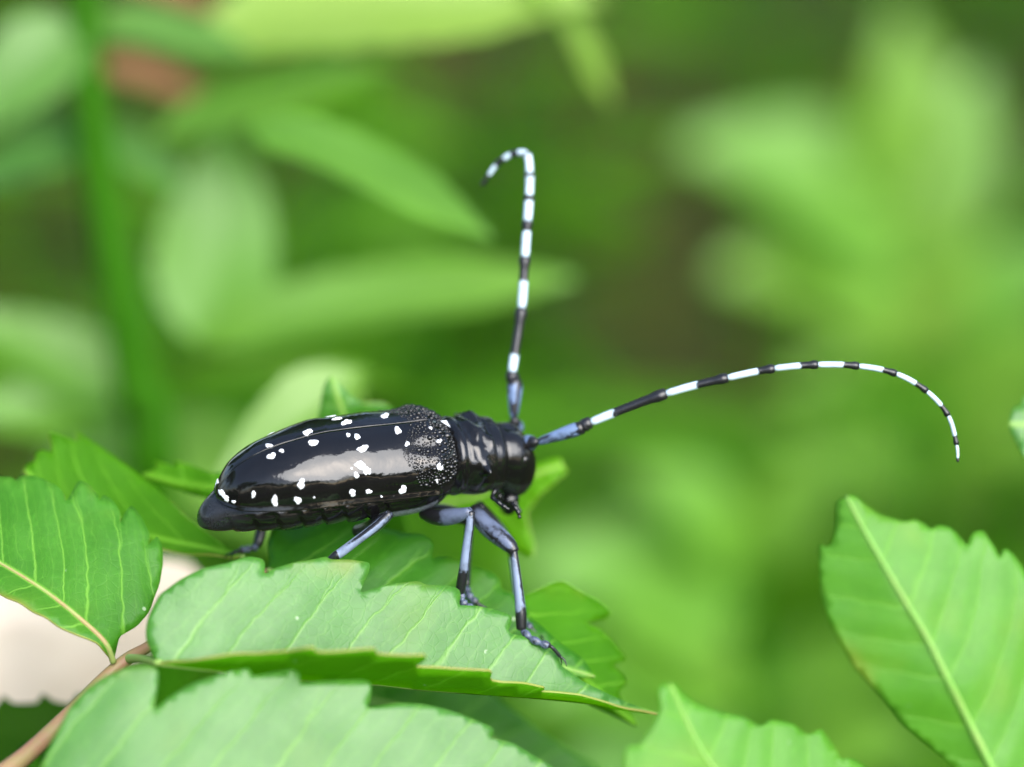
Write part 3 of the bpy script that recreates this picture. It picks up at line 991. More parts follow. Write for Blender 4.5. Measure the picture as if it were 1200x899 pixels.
NEAR_SPOTS = [(260, 578, 3.2, 6.5, -0.5), (265, 584, 3.5, 4.5, -0.8), (274, 588, 2.5, 2.2, 0), (297, 579.5, 2.8, 4.6, 0.3), (322, 587, 4.2, 7.6, 0.15), (349, 586.5, 5.2, 4.4, -0.2), (353, 567, 5.2, 6.6, 0.2),
              (318, 534.5, 5.6, 4.2, -0.4), (330, 528.5, 3.0, 2.6, 0), (367, 519, 6.2, 4.6, 0), (408, 510, 3.0, 2.4, 0), (418.5, 512, 4.6, 3.4, 0), (425, 526, 7.2, 4.6, -0.1), (423, 546, 8.0, 6.0, 0.2), (430, 552, 4.6, 6.0, 0),
              (417.5, 557, 3.6, 3.8, 0), (413, 577.5, 4.7, 4.6, 0), (432, 576, 4.0, 3.4, 0), (472, 574, 5.0, 5.8, 0.5), (466, 504.5, 4.8, 4.8, 0), (477, 520.5, 3.2, 3.2, 0), (504.5, 502, 2.4, 2.0, 0),
              (514.5, 517, 3.6, 2.8, 0), (515, 547, 4.2, 5.6, 0), (512, 563.5, 2.2, 2.8, 0), (447, 582, 1.6, 1.4, 0), (368, 583, 1.3, 1.2, 0), (412, 549, 1.5, 1.5, 0)]
FAR_SPOTS = [(252, 564, 4.6, 5.0, 0), (315, 522.5, 4.6, 3.0, -0.2), (361, 507, 8.0, 3.8, -0.2), (395, 490.8, 6.5, 1.6, -0.2), (406, 495, 7.2, 3.4, -0.1), (451, 487.5, 5.0, 3.4, -0.1)]
for i, (cx, cy, rx, ry, ro) in enumerate(NEAR_SPOTS):
    spot_from_pixels(ely_near, bvh_near, cx, cy, rx, ry, 100 + i, ro)
for i, (cx, cy, rx, ry, ro) in enumerate(FAR_SPOTS):
    spot_from_pixels(ely_far, bvh_far, cx, cy, rx, ry, 200 + i, ro)
# the far cover's outer flank, turned away from the camera
for i, (x, u, r) in enumerate([(-10.5, 0.8, 0.3), (-6, 0.6, 0.45), (-5.5, 0.85, 0.4), (0.2, 0.55, 0.65), (0, 0.85, 0.4), (5, 0.8, 0.45), (9, 0.7, 0.35)]):
    loc = B(*ely_point(x, u, 1))
    nn = bvh_far.find_nearest(loc)
    nr = nn[1] if nn[1].dot(WZ + WY) > 0 else -nn[1]
    t1 = WX
    t2 = nr.cross(t1).normalized()
    ring = [bvh_far.find_nearest(loc + (t1 * math.cos(2 * math.pi * k / 16) + t2 * math.sin(2 * math.pi * k / 16)) * r * (1 + 0.15 * math.sin(k * 1.7 + i)) * MM)[0] for k in range(16)]
    tuft(ely_far, bvh_far, loc, nr, ring)


def build_granules(parent, bvhs, side, seed):
    """shiny grains crowding the shoulders of each wing cover"""
    rnd = random.Random(seed)
    bm0 = bmesh.new()
    bmesh.ops.create_icosphere(bm0, subdivisions=2, radius=1.0)
    sv = [v.co.copy() for v in bm0.verts]
    sf = [[v.index for v in f.verts] for f in bm0.faces]
    bm0.free()
    V, F = [], []
    placed = []
    tries = 0
    while len(placed) < 300 and tries < 9000:
        tries += 1
        x = 11.05 - 6.0 * rnd.random() ** 1.5
        u = rnd.uniform(0.02, 0.9)
        if x < 5.0 + 4.2 * abs(u - 0.45):
            continue
        p = B(*ely_point(x, u, side))
        r = (0.12 + 0.21 * rnd.random() ** 1.6) * min(1.1, 0.35 + max(0.0, x - 5.0) * 0.17)
        if any((p - q).length < (r + s) * 0.98 * MM for q, s in placed):
            continue
        placed.append((p, r))
        nn = bvhs.find_nearest(p)[1]
        if nn.dot(WZ + WY * side * 0.5) < 0:
            nn = -nn
        b0 = len(V)
        kx = rnd.uniform(-0.2, 0.5)
        for c in sv:
            V.append(p + (c + WX * (c.dot(WX) * kx)) * r * MM - nn * (0.2 * r * MM))
        F += [[b0 + i for i in f] for f in sf]
    o = mesh_obj('granules', V, F, M_ELY, parent)
    o['kind'] = 'stuff'


build_granules(ely_near, bvh_near, -1, 5)
build_granules(ely_far, bvh_far, 1, 6)

# scutellum: the pale little triangle between the wing covers
sv = [B(11.2, -0.6, 4.6), B(11.2, 0.6, 4.6), B(10.3, 0.0, 5.05), B(10.85, 0, 4.95)]
so = mesh_obj('scutellum', sv, [(0, 3, 2), (3, 1, 2), (0, 1, 3)], M_SPOT, beetle, {'rim': [0.6, 0.6, 0.5, 0.0]})


def limb(name, parent, joints, mat, n=6, sides=14, flat=1.0):
    """joints: (px, py, d, radius mm, tint)"""
    rows = []
    for px, py, d, r, t in joints:
        w = P(px, py, d)
        rows.append((w.x, w.y, w.z, r * MM, t))
    A = catmull(rows, n)
    tv, tf = tube_geo([Vector(a[:3]) for a in A], [max(0.02 * MM, a[3] * 0.86) for a in A], sides, flat=flat, flat_dir=RT)
    tint = []
    sd0 = joints[0][0] * 0.37 + joints[0][1]
    for i, a in enumerate(A):
        for k in range(sides):
            an = 2 * math.pi * k / sides
            w = noise.noise(Vector((math.cos(an) * 1.1, math.sin(an) * 1.1, sd0 + i * 0.05)))
            tint.append(float(np.clip(a[4] * (1.0 - max(0.0, -0.12 - w) * 1.7), 0, 1)))
    tint += [float(np.clip(A[0][4], 0, 1)), float(np.clip(A[-1][4], 0, 1))]
    return mesh_obj(name, tv, tf, mat, parent, {'tint': tint})


def group_part(name, loc):
    o = bpy.data.objects.new(name, None)
    col.objects.link(o)
    o.empty_display_size = 0.003
    o.parent = beetle
    o.location = loc - origin_of(beetle)
    return o


def antenna(joints, socket):
    """joints: (px, py, d, radius, pale share of the segment that ends there)"""
    root = group_part('antenna', P(*socket[:3]))
    limb('socket', root, [(socket[0] - 7 * socket[4], socket[1] - 7 * socket[5], socket[2] + 1, 1.05, 0.75), (socket[0] - 2 * socket[4], socket[1] - 2 * socket[5], socket[2] + 0.3, 0.80, 0.6), (socket[0], socket[1], socket[2], 0.60, 0.0), (socket[0] + 4 * socket[4], socket[1] + 4 * socket[5], socket[2] - 0.2, 0.38, 0.0)], M_SCAPE)
    return root


# near antenna: the segments, each pale at its foot and black at its end
def segment_chain(root, knots, whites, radii, names, mats):
    """knots: joint pixels; whites: pixel where the pale base ends"""
    C = [Vector(P(*k)) for k in knots]
    for i in range(len(knots) - 1):
        a, b_ = knots[i], knots[i + 1]
        prev = knots[max(i - 1, 0)]
        nxt = knots[min(i + 2, len(knots) - 1)]
        wfrac = whites[i]
        r0, r1 = radii[i]
        # curved centre line through neighbours
        pts = catmull([prev, a, b_, nxt] if i else [a, b_, nxt], 10)
        pts = pts[10:21] if i else pts[0:11]
        if i == len(knots) - 2:
            pts = catmull([prev, a, b_], 10)[10:21]
        rows, rad, tint = [], [], []
        for j, p in enumerate(pts):
            f = j / (len(pts) - 1)
            rows.append(P(*p))
            knob = r1 * (1 + 0.36 * math.exp(-((f - 0.93) / 0.09) ** 2)) if names[i] == 'segment' else r1 * (1 + 0.15 * math.sin(math.pi * min(1, f)))
            rad.append((r0 + (knob - r0) * min(1, 0.25 + f)) * MM * (0.8 if f == 0 else 1))
            tint.append(float(np.clip(0.5 + (wfrac - f) * 5.0, 0, 1)))
        tv, tf = tube_geo(rows, rad, 12)
        tt = []
        for j, t in enumerate(tint):
            for q in range(12):
                an = 2 * math.pi * q / 12
                w = noise.noise(Vector((math.cos(an) * 1.1, math.sin(an) * 1.1, a[0] * 0.1 + j * 0.18))) if names[i] != 'segment' else 0.0
                tt.append(max(0.0, t * (1.0 - max(0.0, -w) * 2.4)))
        tt += [tint[0], tint[-1]]
        mesh_obj(names[i], tv, tf, mats[i], root, {'tint': tt})


def refine(knots, whites):
    return knots, whites


na = antenna([], (626, 518, 4.6, 0, 1.0, -0.25))
nk = [(630, 518, 4.6), (683, 500.5, 3.6), (692, 495, 3.4), (780, 461.6, 2.2), (852, 443, 1.4), (907, 432, 1.0), (958, 427.5, 0.8), (1006, 429, 0.8), (1050, 438, 1.0), (1086, 458.5, 1.2), (1111, 487, 1.4), (1121, 521, 1.6), (1122.5, 541, 1.7)]
nw = [0.86, 0.0, 0.36, 0.47, 0.63, 0.60, 0.62, 0.62, 0.60, 0.58, 0.66, 0.75]
nr_ = [(0.28, 0.66), (0.52, 0.62), (0.40, 0.47), (0.36, 0.42), (0.33, 0.37), (0.31, 0.34), (0.30, 0.32), (0.27, 0.30), (0.25, 0.28), (0.23, 0.25), (0.21, 0.22), (0.18, 0.12)]
nn_ = ['scape', 'pedicel'] + ['segment'] * 10
nm_ = [M_SCAPE, M_SCAPE] + [M_ANT] * 10
segment_chain(na, nk, nw, nr_, nn_, nm_)

fa = antenna([], (603, 494, 9.5, 0, -0.1, -1.0))
fk = [(602, 489, 9.4), (603, 446, 9.5), (600, 437, 9.5), (611, 362, 9.8), (615, 302, 10.0), (618, 260, 10.4), (620, 230, 10.8), (620.5, 204, 11.2), (617, 181, 11.8), (600, 181, 12.5), (582, 193, 13.2), (565, 217, 14.0)]
fw_ = [0.90, 0.0, 0.34, 0.50, 0.68, 0.78, 0.84, 0.84, 0.6, 0.5, 0.5]
fr_ = [(0.32, 0.74), (0.55, 0.62), (0.46, 0.50), (0.46, 0.48), (0.46, 0.46), (0.46, 0.46), (0.44, 0.44), (0.42, 0.40), (0.36, 0.34), (0.32, 0.30), (0.28, 0.2)]
segment_chain(fa, fk, fw_, fr_, ['scape', 'pedicel'] + ['segment'] * 9, [M_SCAPE, M_SCAPE] + [M_ANT] * 9)


def leg(joints_femur, joints_tibia, tarsus):
    root = group_part('leg', P(*joints_femur[0][:3]))
    limb('femur', root, joints_femur, M_FEM)
    limb('tibia', root, joints_tibia, M_LEG)
    # tarsus: three lobed pads, a slim last joint and two claws
    if tarsus:
        A = catmull([t[:3] for t in tarsus], 10)
        n = len(A)
        rows, rad, tint = [], [], []
        for i, a in enumerate(A):
            f = i / (n - 1)
            lob = 0.25 + 0.17 * abs(math.sin(f * math.pi * 3.0 / 0.72)) if f < 0.72 else 0.19
            rows.append(P(*a))
            rad.append(lob * MM)
            tint.append(0.52 if f < 0.7 else 0.1)
        tv, tf = tube_geo(rows, rad, 10)
        tt = []
        for t in tint:
            tt += [t] * 10
        tt += [0.6, 0.0]
        mesh_obj('tarsus', tv, tf, M_FEM, root, {'tint': tt})
        e = rows[-1]
        dirn = (rows[-1] - rows[-3]).normalized()
        sidev = dirn.cross(UP).normalized()
        for s in (-1, 1):
            cp = [e, e + dirn * 0.5 * MM + sidev * s * 0.35 * MM, e + dirn * 0.75 * MM + sidev * s * 0.55 * MM - UP * 0.45 * MM]
            cv, cf = tube_geo([Vector(p) for p in catmull([tuple(p) for p in cp], 4)], list(np.linspace(0.13, 0.03, 9) * MM), 8)
            mesh_obj('claw', cv, cf, M_BODY, root, {'pub': [0.0] * len(cv), 'rugose': [0.0] * len(cv)})


# near hind leg
leg([(418, 622, 2.0, 0.7, 0.3), (432, 620, 0.5, 0.95, 0.4), (447, 610, -2.0, 0.75, 0.4), (456, 603, -3.2, 0.55, 0.4)],
    [(457, 602, -3.3, 0.48, 0.45), (440, 617, -3.4, 0.50, 0.75), (415, 636, -3.2, 0.52, 1.0), (399, 648, -3.0, 0.54, 1.0), (394, 651, -3.0, 0.54, 0.0), (386, 658, -2.8, 0.5, 0.0)],
    [(386, 659, -2.8), (372, 667, -2.2), (352, 672, -1.4)])
# near middle leg
leg([(496, 601, 3.2, 0.75, 0.0), (512, 606, 2.0, 1.0, 0.15), (532, 605, 0.6, 0.95, 0.8), (551, 600, -0.6, 0.58, 0.6)],
    [(552, 600, -0.6, 0.46, 0.3), (550, 620, -0.5, 0.50, 1.0), (546, 648, 0.0, 0.52, 1.0), (544, 664, 0.3, 0.55, 0.6), (541, 682, 0.8, 0.60, 0.0), (539, 694, 1.2, 0.55, 0.0)],
    [(540, 695, 1.3), (543, 706, 1.0), (553, 713, 0.6), (566, 720, 0.4)])
# near front leg
leg([(556, 596, 4.2, 0.8, 0.2), (566, 612, 3.0, 1.05, 0.8), (582, 626, 2.0, 1.12, 0.85), (596, 638, 1.2, 0.92, 0.8), (603, 647, 0.8, 0.62, 0.2)],
    [(602, 646, 0.8, 0.44, 0.1), (604, 660, 0.7, 0.46, 0.9), (607, 685, 0.8, 0.52, 1.0), (609.5, 708, 1.0, 0.60, 0.9), (610.5, 722, 1.1, 0.66, 0.05), (611, 737, 1.2, 0.58, 0.0)],
    [(612, 739, 1.2), (622, 748, 0.6), (634, 754, 0.2), (646, 758, 0.2), (656, 769, 0.6)])
# legs of the far side
leg([(352, 612, 4.5, 0.7, 0.1), (332, 612, 6.0, 0.95, 0.2), (314, 611, 8.0, 0.85, 0.1), (306, 612, 8.5, 0.6, 0.0)],
    [(307, 611, 8.5, 0.6, 0.0), (306, 622, 8.4, 0.68, 0.0), (303, 634, 8.2, 0.62, 0.0), (301, 640, 8.1, 0.5, 0.0)],
    [(302, 641, 8.1), (292, 643, 7.6), (283, 645, 7.2), (274, 648, 6.6)])
leg([(500, 597, 6.0, 0.7, 0.1), (520, 600, 8.0, 0.95, 0.2), (540, 606, 9.0, 0.9, 0.2), (550, 612, 9.5, 0.55, 0.1)],
    [(550, 612, 9.5, 0.48, 0.1), (549, 635, 9.0, 0.50, 0.2), (547, 660, 8.0, 0.52, 0.1), (546, 686, 6.5, 0.5, 0.0)],
    [(546, 688, 6.5), (550, 698, 5.6), (558, 706, 5.2), (570, 714, 5.0)])
leg([(560, 592, 7.5, 0.7, 0.2), (575, 612, 8.6, 1.0, 0.4), (590, 632, 9.4, 0.95, 0.4), (600, 645, 9.8, 0.55, 0.2)],
    [(600, 645, 9.8, 0.45, 0.1), (603, 665, 9.4, 0.48, 0.8), (606, 690, 8.6, 0.5, 0.8), (608, 716, 7.6, 0.5, 0.0)],
    [(608, 718, 7.6), (614, 727, 6.8), (622, 736, 6.2), (632, 744, 6.0)])


def ellipsoid(name, parent, c, rx, ry, rz, mat, axes, attrs=False, n=20):
    V, F = [], []
    bm0 = bmesh.new()
    bmesh.ops.create_uvsphere(bm0, u_segments=n, v_segments=n // 2 + 2, radius=1.0)
    for v in bm0.verts:
        V.append(c + (axes[0] * v.co.x * rx + axes[1] * v.co.y * ry + axes[2] * v.co.z * rz) * MM)
    F = [[v.index for v in f.verts] for f in bm0.faces]
    bm0.free()
    return mesh_obj(name, V, F, mat, parent, {'pub': [0.0] * len(V), 'rugose': [0.0] * len(V)})


# eyes hug the antenna bases
for s in (-1, 1):
    ellipsoid('eye', beetle, B(19.0, s * 2.75, 0.2), 0.75, 0.55, 1.5, M_ELY, (WX, WY, WZ))
# mouthparts: upper lip, two jaws, four palps
ellipsoid('labrum', beetle, B(19.0, 0, -4.9), 1.15, 1.75, 1.25, M_BODY, (WX, WY, WZ))
for s in (-1, 1):
    pts = [B(18.4, s * 1.9, -3.8), B(18.7, s * 2.0, -5.0), B(18.8, s * 1.5, -6.0), B(18.7, s * 0.5, -6.7)]
    A = catmull([tuple(p) for p in pts], 6)
    v_, f_ = tube_geo([Vector(a) for a in A], list(np.linspace(1.1, 0.3, len(A)) * MM), 12)
    mesh_obj('mandible', v_, f_, M_BODY, beetle, {'pub': [0.0] * len(v_), 'rugose': [0.0] * len(v_)})
for pts in ([(581, 574, 2.6), (577, 582, 2.0), (583, 588, 1.6), (590, 593, 1.4), (596, 597, 1.4)],
            [(600, 590, 3.0), (603, 594, 2.6), (607, 599, 2.4), (609, 607, 2.4)],
            [(586, 580, 5.0), (584, 588, 5.2), (589, 595, 5.2)], [(603, 588, 6.5), (606, 595, 6.4), (610, 600, 6.4)]):
    A = catmull(pts, 5)
    v_, f_ = tube_geo([P(*a) for a in A], [0.26 * MM * (1 + 0.16 * math.sin(i * 1.3)) * (1 - 0.25 * i / len(A)) for i in range(len(A))], 8)
    mesh_obj('palp', v_, f_, M_BODY, beetle, {'pub': [0.0] * len(v_), 'rugose': [0.0] * len(v_)})


# ------------------------------------------------------------------ plants behind
def leaf_template(name, mats, width, droop, fold, teeth, seed):
    """a toothed leaf of length 1 along +X, upper face +Z"""
    rnd = random.Random(seed)
    n, m = 30, 5
    V, F = [], []
    for i in range(n + 1):
        t = i / n
        hw = width * (math.sin(math.pi * min(1, t ** 0.8)) ** 0.85) * (1 - 0.25 * t) + 0.004
        if teeth:
            fr = (t * teeth) % 1.0
            hw *= 1 + 0.13 * (0.4 - fr)
        for k in range(-m, m + 1):
            q = k / m
            x = t + (0.03 * abs(q) if 0 < i < n else 0)
            y = hw * q
            z = fold * abs(y) - droop * t * t + 0.02 * math.sin(9 * t + seed) * q
            V.append(Vector((x, y, z)))
    w = 2 * m + 1
    for i in range(n):
        for k in range(2 * m):
            F.append((i * w + k, (i + 1) * w + k, (i + 1) * w + k + 1, i * w + k + 1))
    me = bpy.data.meshes.new(name)
    me.from_pydata([tuple(v) for v in V], [], F)
    for m_ in mats:
        me.materials.append(m_)
    me.polygons.foreach_set('use_smooth', [True] * len(me.polygons))
    me.update()
    return me


def tmpl_set(mat, key):
    return [leaf_template('leaf_%s' % key, [mat], 0.19, 0.12, 0.35, 11, 1), leaf_template('leaf_%s' % key, [mat], 0.22, 0.22, 0.25, 9, 2), leaf_template('leaf_%s' % key, [mat], 0.17, 0.05, 0.5, 12, 3)]


T_MID = tmpl_set(M_BACK, 'mid')
T_PALE = tmpl_set(M_PALE, 'pale')
T_BLUE = tmpl_set(M_BACK2, 'blue')
T_YOUNG = tmpl_set(M_BACK3, 'young')
T_DARK = tmpl_set(M_BACK4, 'dark')
T_RED = tmpl_set(M_DRYRED, 'red')


def place_leaf(parent, tmpl, a, b_, normal, width=1.0):
    """copy of a leaf template from point a (base) to b_ (tip), upper face towards normal"""
    x = (b_ - a)
    L = x.length
    x = x / L
    z = (normal - x * normal.dot(x)).normalized()
    y = z.cross(x)
    o = bpy.data.objects.new('leaf', tmpl)
    col.objects.link(o)
    o.parent = parent
    off = a - origin_of(parent)
    o.matrix_basis = Matrix(((x.x * L, y.x * L * width, z.x * L, off.x), (x.y * L, y.y * L * width, z.y * L, off.y), (x.z * L, y.z * L * width, z.z * L, off.z), (0, 0, 0, 1)))
    return o


rl = random.Random(77)
# ---- the blurred plant at the left: upright green stem with leaves all round it
lb = P(187, 690, 137)
lb.z = 0.0
lp = empty('leafy_plant', lb, 'out of focus plant with thick upright green stem and pale narrow leaves', 'plant')
stem('stalk', [lb + Vector((0.0, 0, -0.02)), lb + Vector((0, 0, 0.28)), P(185, 660, 135), P(165, 480, 125), P(140, 340, 121), P(118, 210, 118), P(104, 90, 115), P(98, -60, 113), P(95, -220, 111)],
     [4.2 * MM, 4.0 * MM, 3.8 * MM, 3.4 * MM, 3.0 * MM, 2.7 * MM, 2.3 * MM, 2.0 * MM, 1.2 * MM], M_GSTEM, lp)
NRM = (-FW * 0.6 + Vector((0.25, 0, 1)) * 0.6).normalized()
UPN = Vector((0, 0, 1))
LEFT = [  # base, tip, template, width
    ((235, 405, 100), (655, 300, 84), T_PALE[0], 0.62, NRM),
    ((200, 450, 104), (480, 445, 90), T_PALE[2], 0.62, UPN),
    ((240, 410, 104), (268, 150, 98), T_PALE[1], 1.35, NRM),
    ((290, 150, 80), (566, 246, 58), T_PALE[0], 0.66, NRM),
    ((185, 165, 95), (430, 50, 80), T_PALE[1], 0.72, NRM),
    ((230, 45, 88), (690, -60, 80), T_YOUNG[1], 0.85, NRM),
    ((600, -60, 85), (735, 120, 96), T_YOUNG[0], 0.55, NRM),
    ((100, 30, 92), (285, 45, 80), T_BLUE[0], 0.95, NRM),
    ((105, 20, 90), (-60, 150, 80), T_BLUE[1], 1.25, NRM),
    ((110, 150, 100), (-30, 200, 90), T_BLUE[1], 1.25, NRM),
    ((112, 150, 102), (215, 205, 94), T_BLUE[1], 1.1, NRM),
    ((95, 20, 95), (-50, 0, 90), T_DARK[0], 1.0, UPN),
    ((160, 470, 115), (-40, 350, 105), T_PALE[1], 1.05, NRM),
    ((150, 480, 115), (-60, 480, 105), T_PALE[0], 1.1, NRM),
    ((175, 490, 120), (330, 600, 100), T_PALE[1], 1.3, NRM),
    ((170, 490, 125), (40, 620, 110), T_PALE[1], 1.4, NRM),
    ((430, 430, 66), (250, 560, 56), T_PALE[1], 1.0, NRM),
    ((110, 75, 128), (240, 105, 122), T_RED[0], 0.9, NRM),
    ((140, -30, 128), (255, 0, 122), T_RED[0], 0.9, NRM),
]
for a, b_, t, w, nv in LEFT:
    if a[2] > 82:
        a, b_ = (a[0], a[1], a[2] + 25), (b_[0], b_[1], b_[2] + 25)
    place_leaf(lp, t, P(*a), P(*b_), nv, w)


def shrub(base, h, spread, stems, per, tmpls, label, seed, group, cat='shrub', leaf_len=(0.035, 0.06), name='shrub', wmat=None, lean=Vector((0, 0, 0)), low=0.2):
    rnd = random.Random(seed)
    root = empty(name, base, label, cat, group)
    for s in range(stems):
        az = 2 * math.pi * (s + rnd.random() * 0.7) / stems
        top = base + Vector((math.cos(az) * spread * rnd.uniform(0.4, 1), math.sin(az) * spread * rnd.uniform(0.4, 1), h * rnd.uniform(0.75, 1.1))) + lean
        midp = base.lerp(top, 0.5) + Vector((0, 0, h * 0.12)) - Vector((math.cos(az), math.sin(az), 0)) * spread * 0.12
        A = catmull([tuple(base + Vector((0, 0, -0.05))), tuple(midp), tuple(top)], 10)
        tv, tf = tube_geo([Vector(a) for a in A], list(np.linspace(0.0032, 0.0009, len(A)) * (h / 0.4) ** 0.5), 7)
        mesh_obj('stalk', tv, tf, wmat or M_GSTEM, root)
        for k in range(per):
            f = low + (1.0 - low) * (k + rnd.random() * 0.6) / per
            i = min(len(A) - 1, int(f * (len(A) - 1)))
            p = Vector(A[i])
            la = az + k * 2.4 + rnd.uniform(-0.5, 0.5)
            L = rnd.uniform(*leaf_len)
            tip = p + Vector((math.cos(la), math.sin(la), rnd.uniform(-0.25, 0.45))).normalized() * L
            place_leaf(root, rnd.choice(tmpls), p, tip, Vector((rnd.uniform(-0.3, 0.3), rnd.uniform(-0.45, 0.15), 1)), rnd.uniform(0.85, 1.3))
    return root


def on_ground(px, py, d):
    p = P(px, py, d)
    return Vector((p.x, p.y, -0.02)), p


# ---- the soft pale clumps at the upper right: one plant with big leaves
rb, _ = on_ground(1060, 300, 430)
rp = empty('broadleaf_plant', rb, 'far out of focus plant with broad pale leaves above the long antenna', 'plant')
stem('stalk', [rb, P(1075, 700, 440), P(1070, 480, 435), P(1068, 300, 430), P(1060, 180, 425), P(1050, 60, 420)], [4 * MM, 3.6 * MM, 3 * MM, 2.4 * MM, 2 * MM, 1.2 * MM], M_GSTEM, rp)
for a, b_, t, w in [((1060, 250, 428), (840, 140, 400), T_PALE[1], 1.5), ((1062, 240, 428), (1075, 30, 405), T_PALE[1], 1.5), ((1065, 280, 428), (1150, 90, 415), T_PALE[1], 1.7), ((1065, 330, 430), (1140, 190, 415), T_PALE[1], 1.7), ((1060, 300, 428), (900, 200, 405), T_PALE[1], 1.6),
                    ((1068, 350, 430), (870, 290, 405), T_PALE[1], 1.4), ((1068, 390, 432), (930, 320, 410), T_PALE[1], 1.4), ((1070, 380, 430), (1250, 290, 410), T_PALE[1], 1.5), ((1070, 470, 435), (1240, 390, 410), T_PALE[1], 1.5),
                    ((1070, 470, 435), (930, 440, 410), T_PALE[0], 1.4), ((1072, 560, 437), (940, 490, 410), T_PALE[1], 1.5), ((1072, 560, 437), (1230, 500, 415), T_PALE[1], 1.6), ((1068, 420, 432), (1120, 330, 415), T_YOUNG[1], 1.6)]:
    place_leaf(rp, t, P(*a), P(*b_), NRM, w)

# ---- the soft clumps along the lower right
rb2, _ = on_ground(900, 760, 330)
rp2 = empty('broadleaf_plant', rb2, 'far out of focus low plant with pale leaves below the long antenna', 'plant')
stem('stalk', [rb2, P(890, 980, 335), P(880, 800, 330), P(870, 640, 325)], [3.5 * MM, 3 * MM, 2.4 * MM, 1.4 * MM], M_GSTEM, rp2)
for a, b_, t, w in [((872, 660, 325), (780, 540, 300), T_PALE[1], 1.4), ((872, 660, 325), (960, 540, 305), T_PALE[1], 1.4), ((875, 700, 327), (650, 640, 300), T_PALE[1], 1.5), ((875, 720, 327), (1020, 640, 305), T_DARK[1], 1.4),
                    ((880, 780, 330), (660, 780, 300), T_PALE[1], 1.4), ((880, 800, 330), (760, 720, 300), T_PALE[1], 1.5), ((880, 800, 330), (1010, 760, 305), T_PALE[1], 1.5), ((885, 880, 332), (1060, 850, 305), T_PALE[1], 1.6), ((885, 880, 332), (700, 880, 300), T_BLUE[1], 1.6),
                    ((885, 900, 332), (960, 940, 300), T_PALE[1], 1.6)]:
    place_leaf(rp2, t, P(*a), P(*b_), NRM, w)

# ---- undergrowth plants further back, standing on the forest floor
rs = random.Random(21)
FARS = [  # px
    (930, 430, 560, 0.2, 0.07, T_MID, 'fresh green weed behind the black and white bands of the long antenna'),
    (450, 50, 620, 0.2, 0.08, T_MID, 'fresh green weed behind the bent tip of the upright antenna'),
    #, py, d of the crown's middle, height, spread, templates
    (470, 150, 700, 0.34, 0.08, T_MID, 'mid green leafy weed behind the upright antenna tip'),
    (400, 400, 640, 0.24, 0.08, T_DARK, 'dark leafy weed directly behind the beetle'),
    (60, 300, 520, 0.40, 0.12, T_DARK, 'dark leafy shrub behind the thick green stem'),
    (330, 560, 420, 0.24, 0.10, T_MID, 'pale leafy weed low behind the beetle tail'),
    (40, 600, 400, 0.24, 0.11, T_MID, 'pale leafy weed low behind the toothed leaf tips'),
    (1180, 120, 900, 0.34, 0.14, T_DARK, 'dark shrub behind the broadleaf plant'),
    (960, 30, 1100, 0.30, 0.11, T_DARK, 'dark weed at the back of the brown clearing'),
    (1000, 560, 620, 0.22, 0.13, T_MID, 'mid green weed behind the curled antenna tip'),
    (1180, 640, 560, 0.24, 0.12, T_DARK, 'dark weed behind the large pale toothed leaf'),
    (780, 650, 480, 0.20, 0.09, T_MID, 'mid green weed beyond the beetle head'),
    (620, 760, 480, 0.18, 0.10, T_MID, 'low green weed beyond the folded leaf tip'),
    (820, 860, 430, 0.16, 0.10, T_MID, 'low green weed below the broadleaf leaves'),
    (1150, 880, 420, 0.18, 0.10, T_MID, 'low green weed beneath the side shoot'),
]
for i, (px, py, d, h, sp, tm, lab) in enumerate(FARS):
    c = P(px, py, d)
    base = Vector((c.x, c.y, -0.03))
    hh = max(0.12, c.z + 0.10)
    shrub(base, hh, sp, 5, 9, tm, lab, 300 + i, 'undergrowth weeds behind the beetle', name='weed', cat='weed', low=max(0.15, 1 - 2.2 * 0.10 / hh * 1.2))

# ---- taller shrubs and trees standing all round the clearing (mirrored in the beetle's glossy back)
def crown_mesh(name, mat, n, rx, rz, seed, size=0.06):
    rnd = random.Random(seed)
    V, F = [], []
    lobes = [(Vector((rnd.gauss(0, 0.45) * rx, rnd.gauss(0, 0.45) * rx, rnd.gauss(0, 0.4) * rz)), rnd.uniform(0.35, 0.6)) for _ in range(9)]
    for _ in range(n):
        c, r = rnd.choice(lobes)
        dv = Vector((rnd.gauss(0, 1), rnd.gauss(0, 1), rnd.gauss(0, 1))).normalized() * (rnd.random() ** 0.45)
        p = c + Vector((dv.x * rx * r, dv.y * rx * r, dv.z * rz * r))
        a = Vector((rnd.gauss(0, 1), rnd.gauss(0, 1), rnd.gauss(0, 0.5))).normalized()
        nz = Vector((rnd.gauss(0, 0.5), rnd.gauss(0, 0.5), 1)).normalized()
        b_ = nz.cross(a).normalized()
        L = size * rnd.uniform(0.7, 1.3)
        i = len(V)
        V += [p, p + a * L * 0.5 + b_ * L * 0.24, p + a * L, p + a * L * 0.5 - b_ * L * 0.24]
        F.append((i, i + 1, i + 2, i + 3))
    me = bpy.data.meshes.new(name)
    me.from_pydata([tuple(v) for v in V], [], F)
    me.materials.append(mat)
    me.update()
    return me


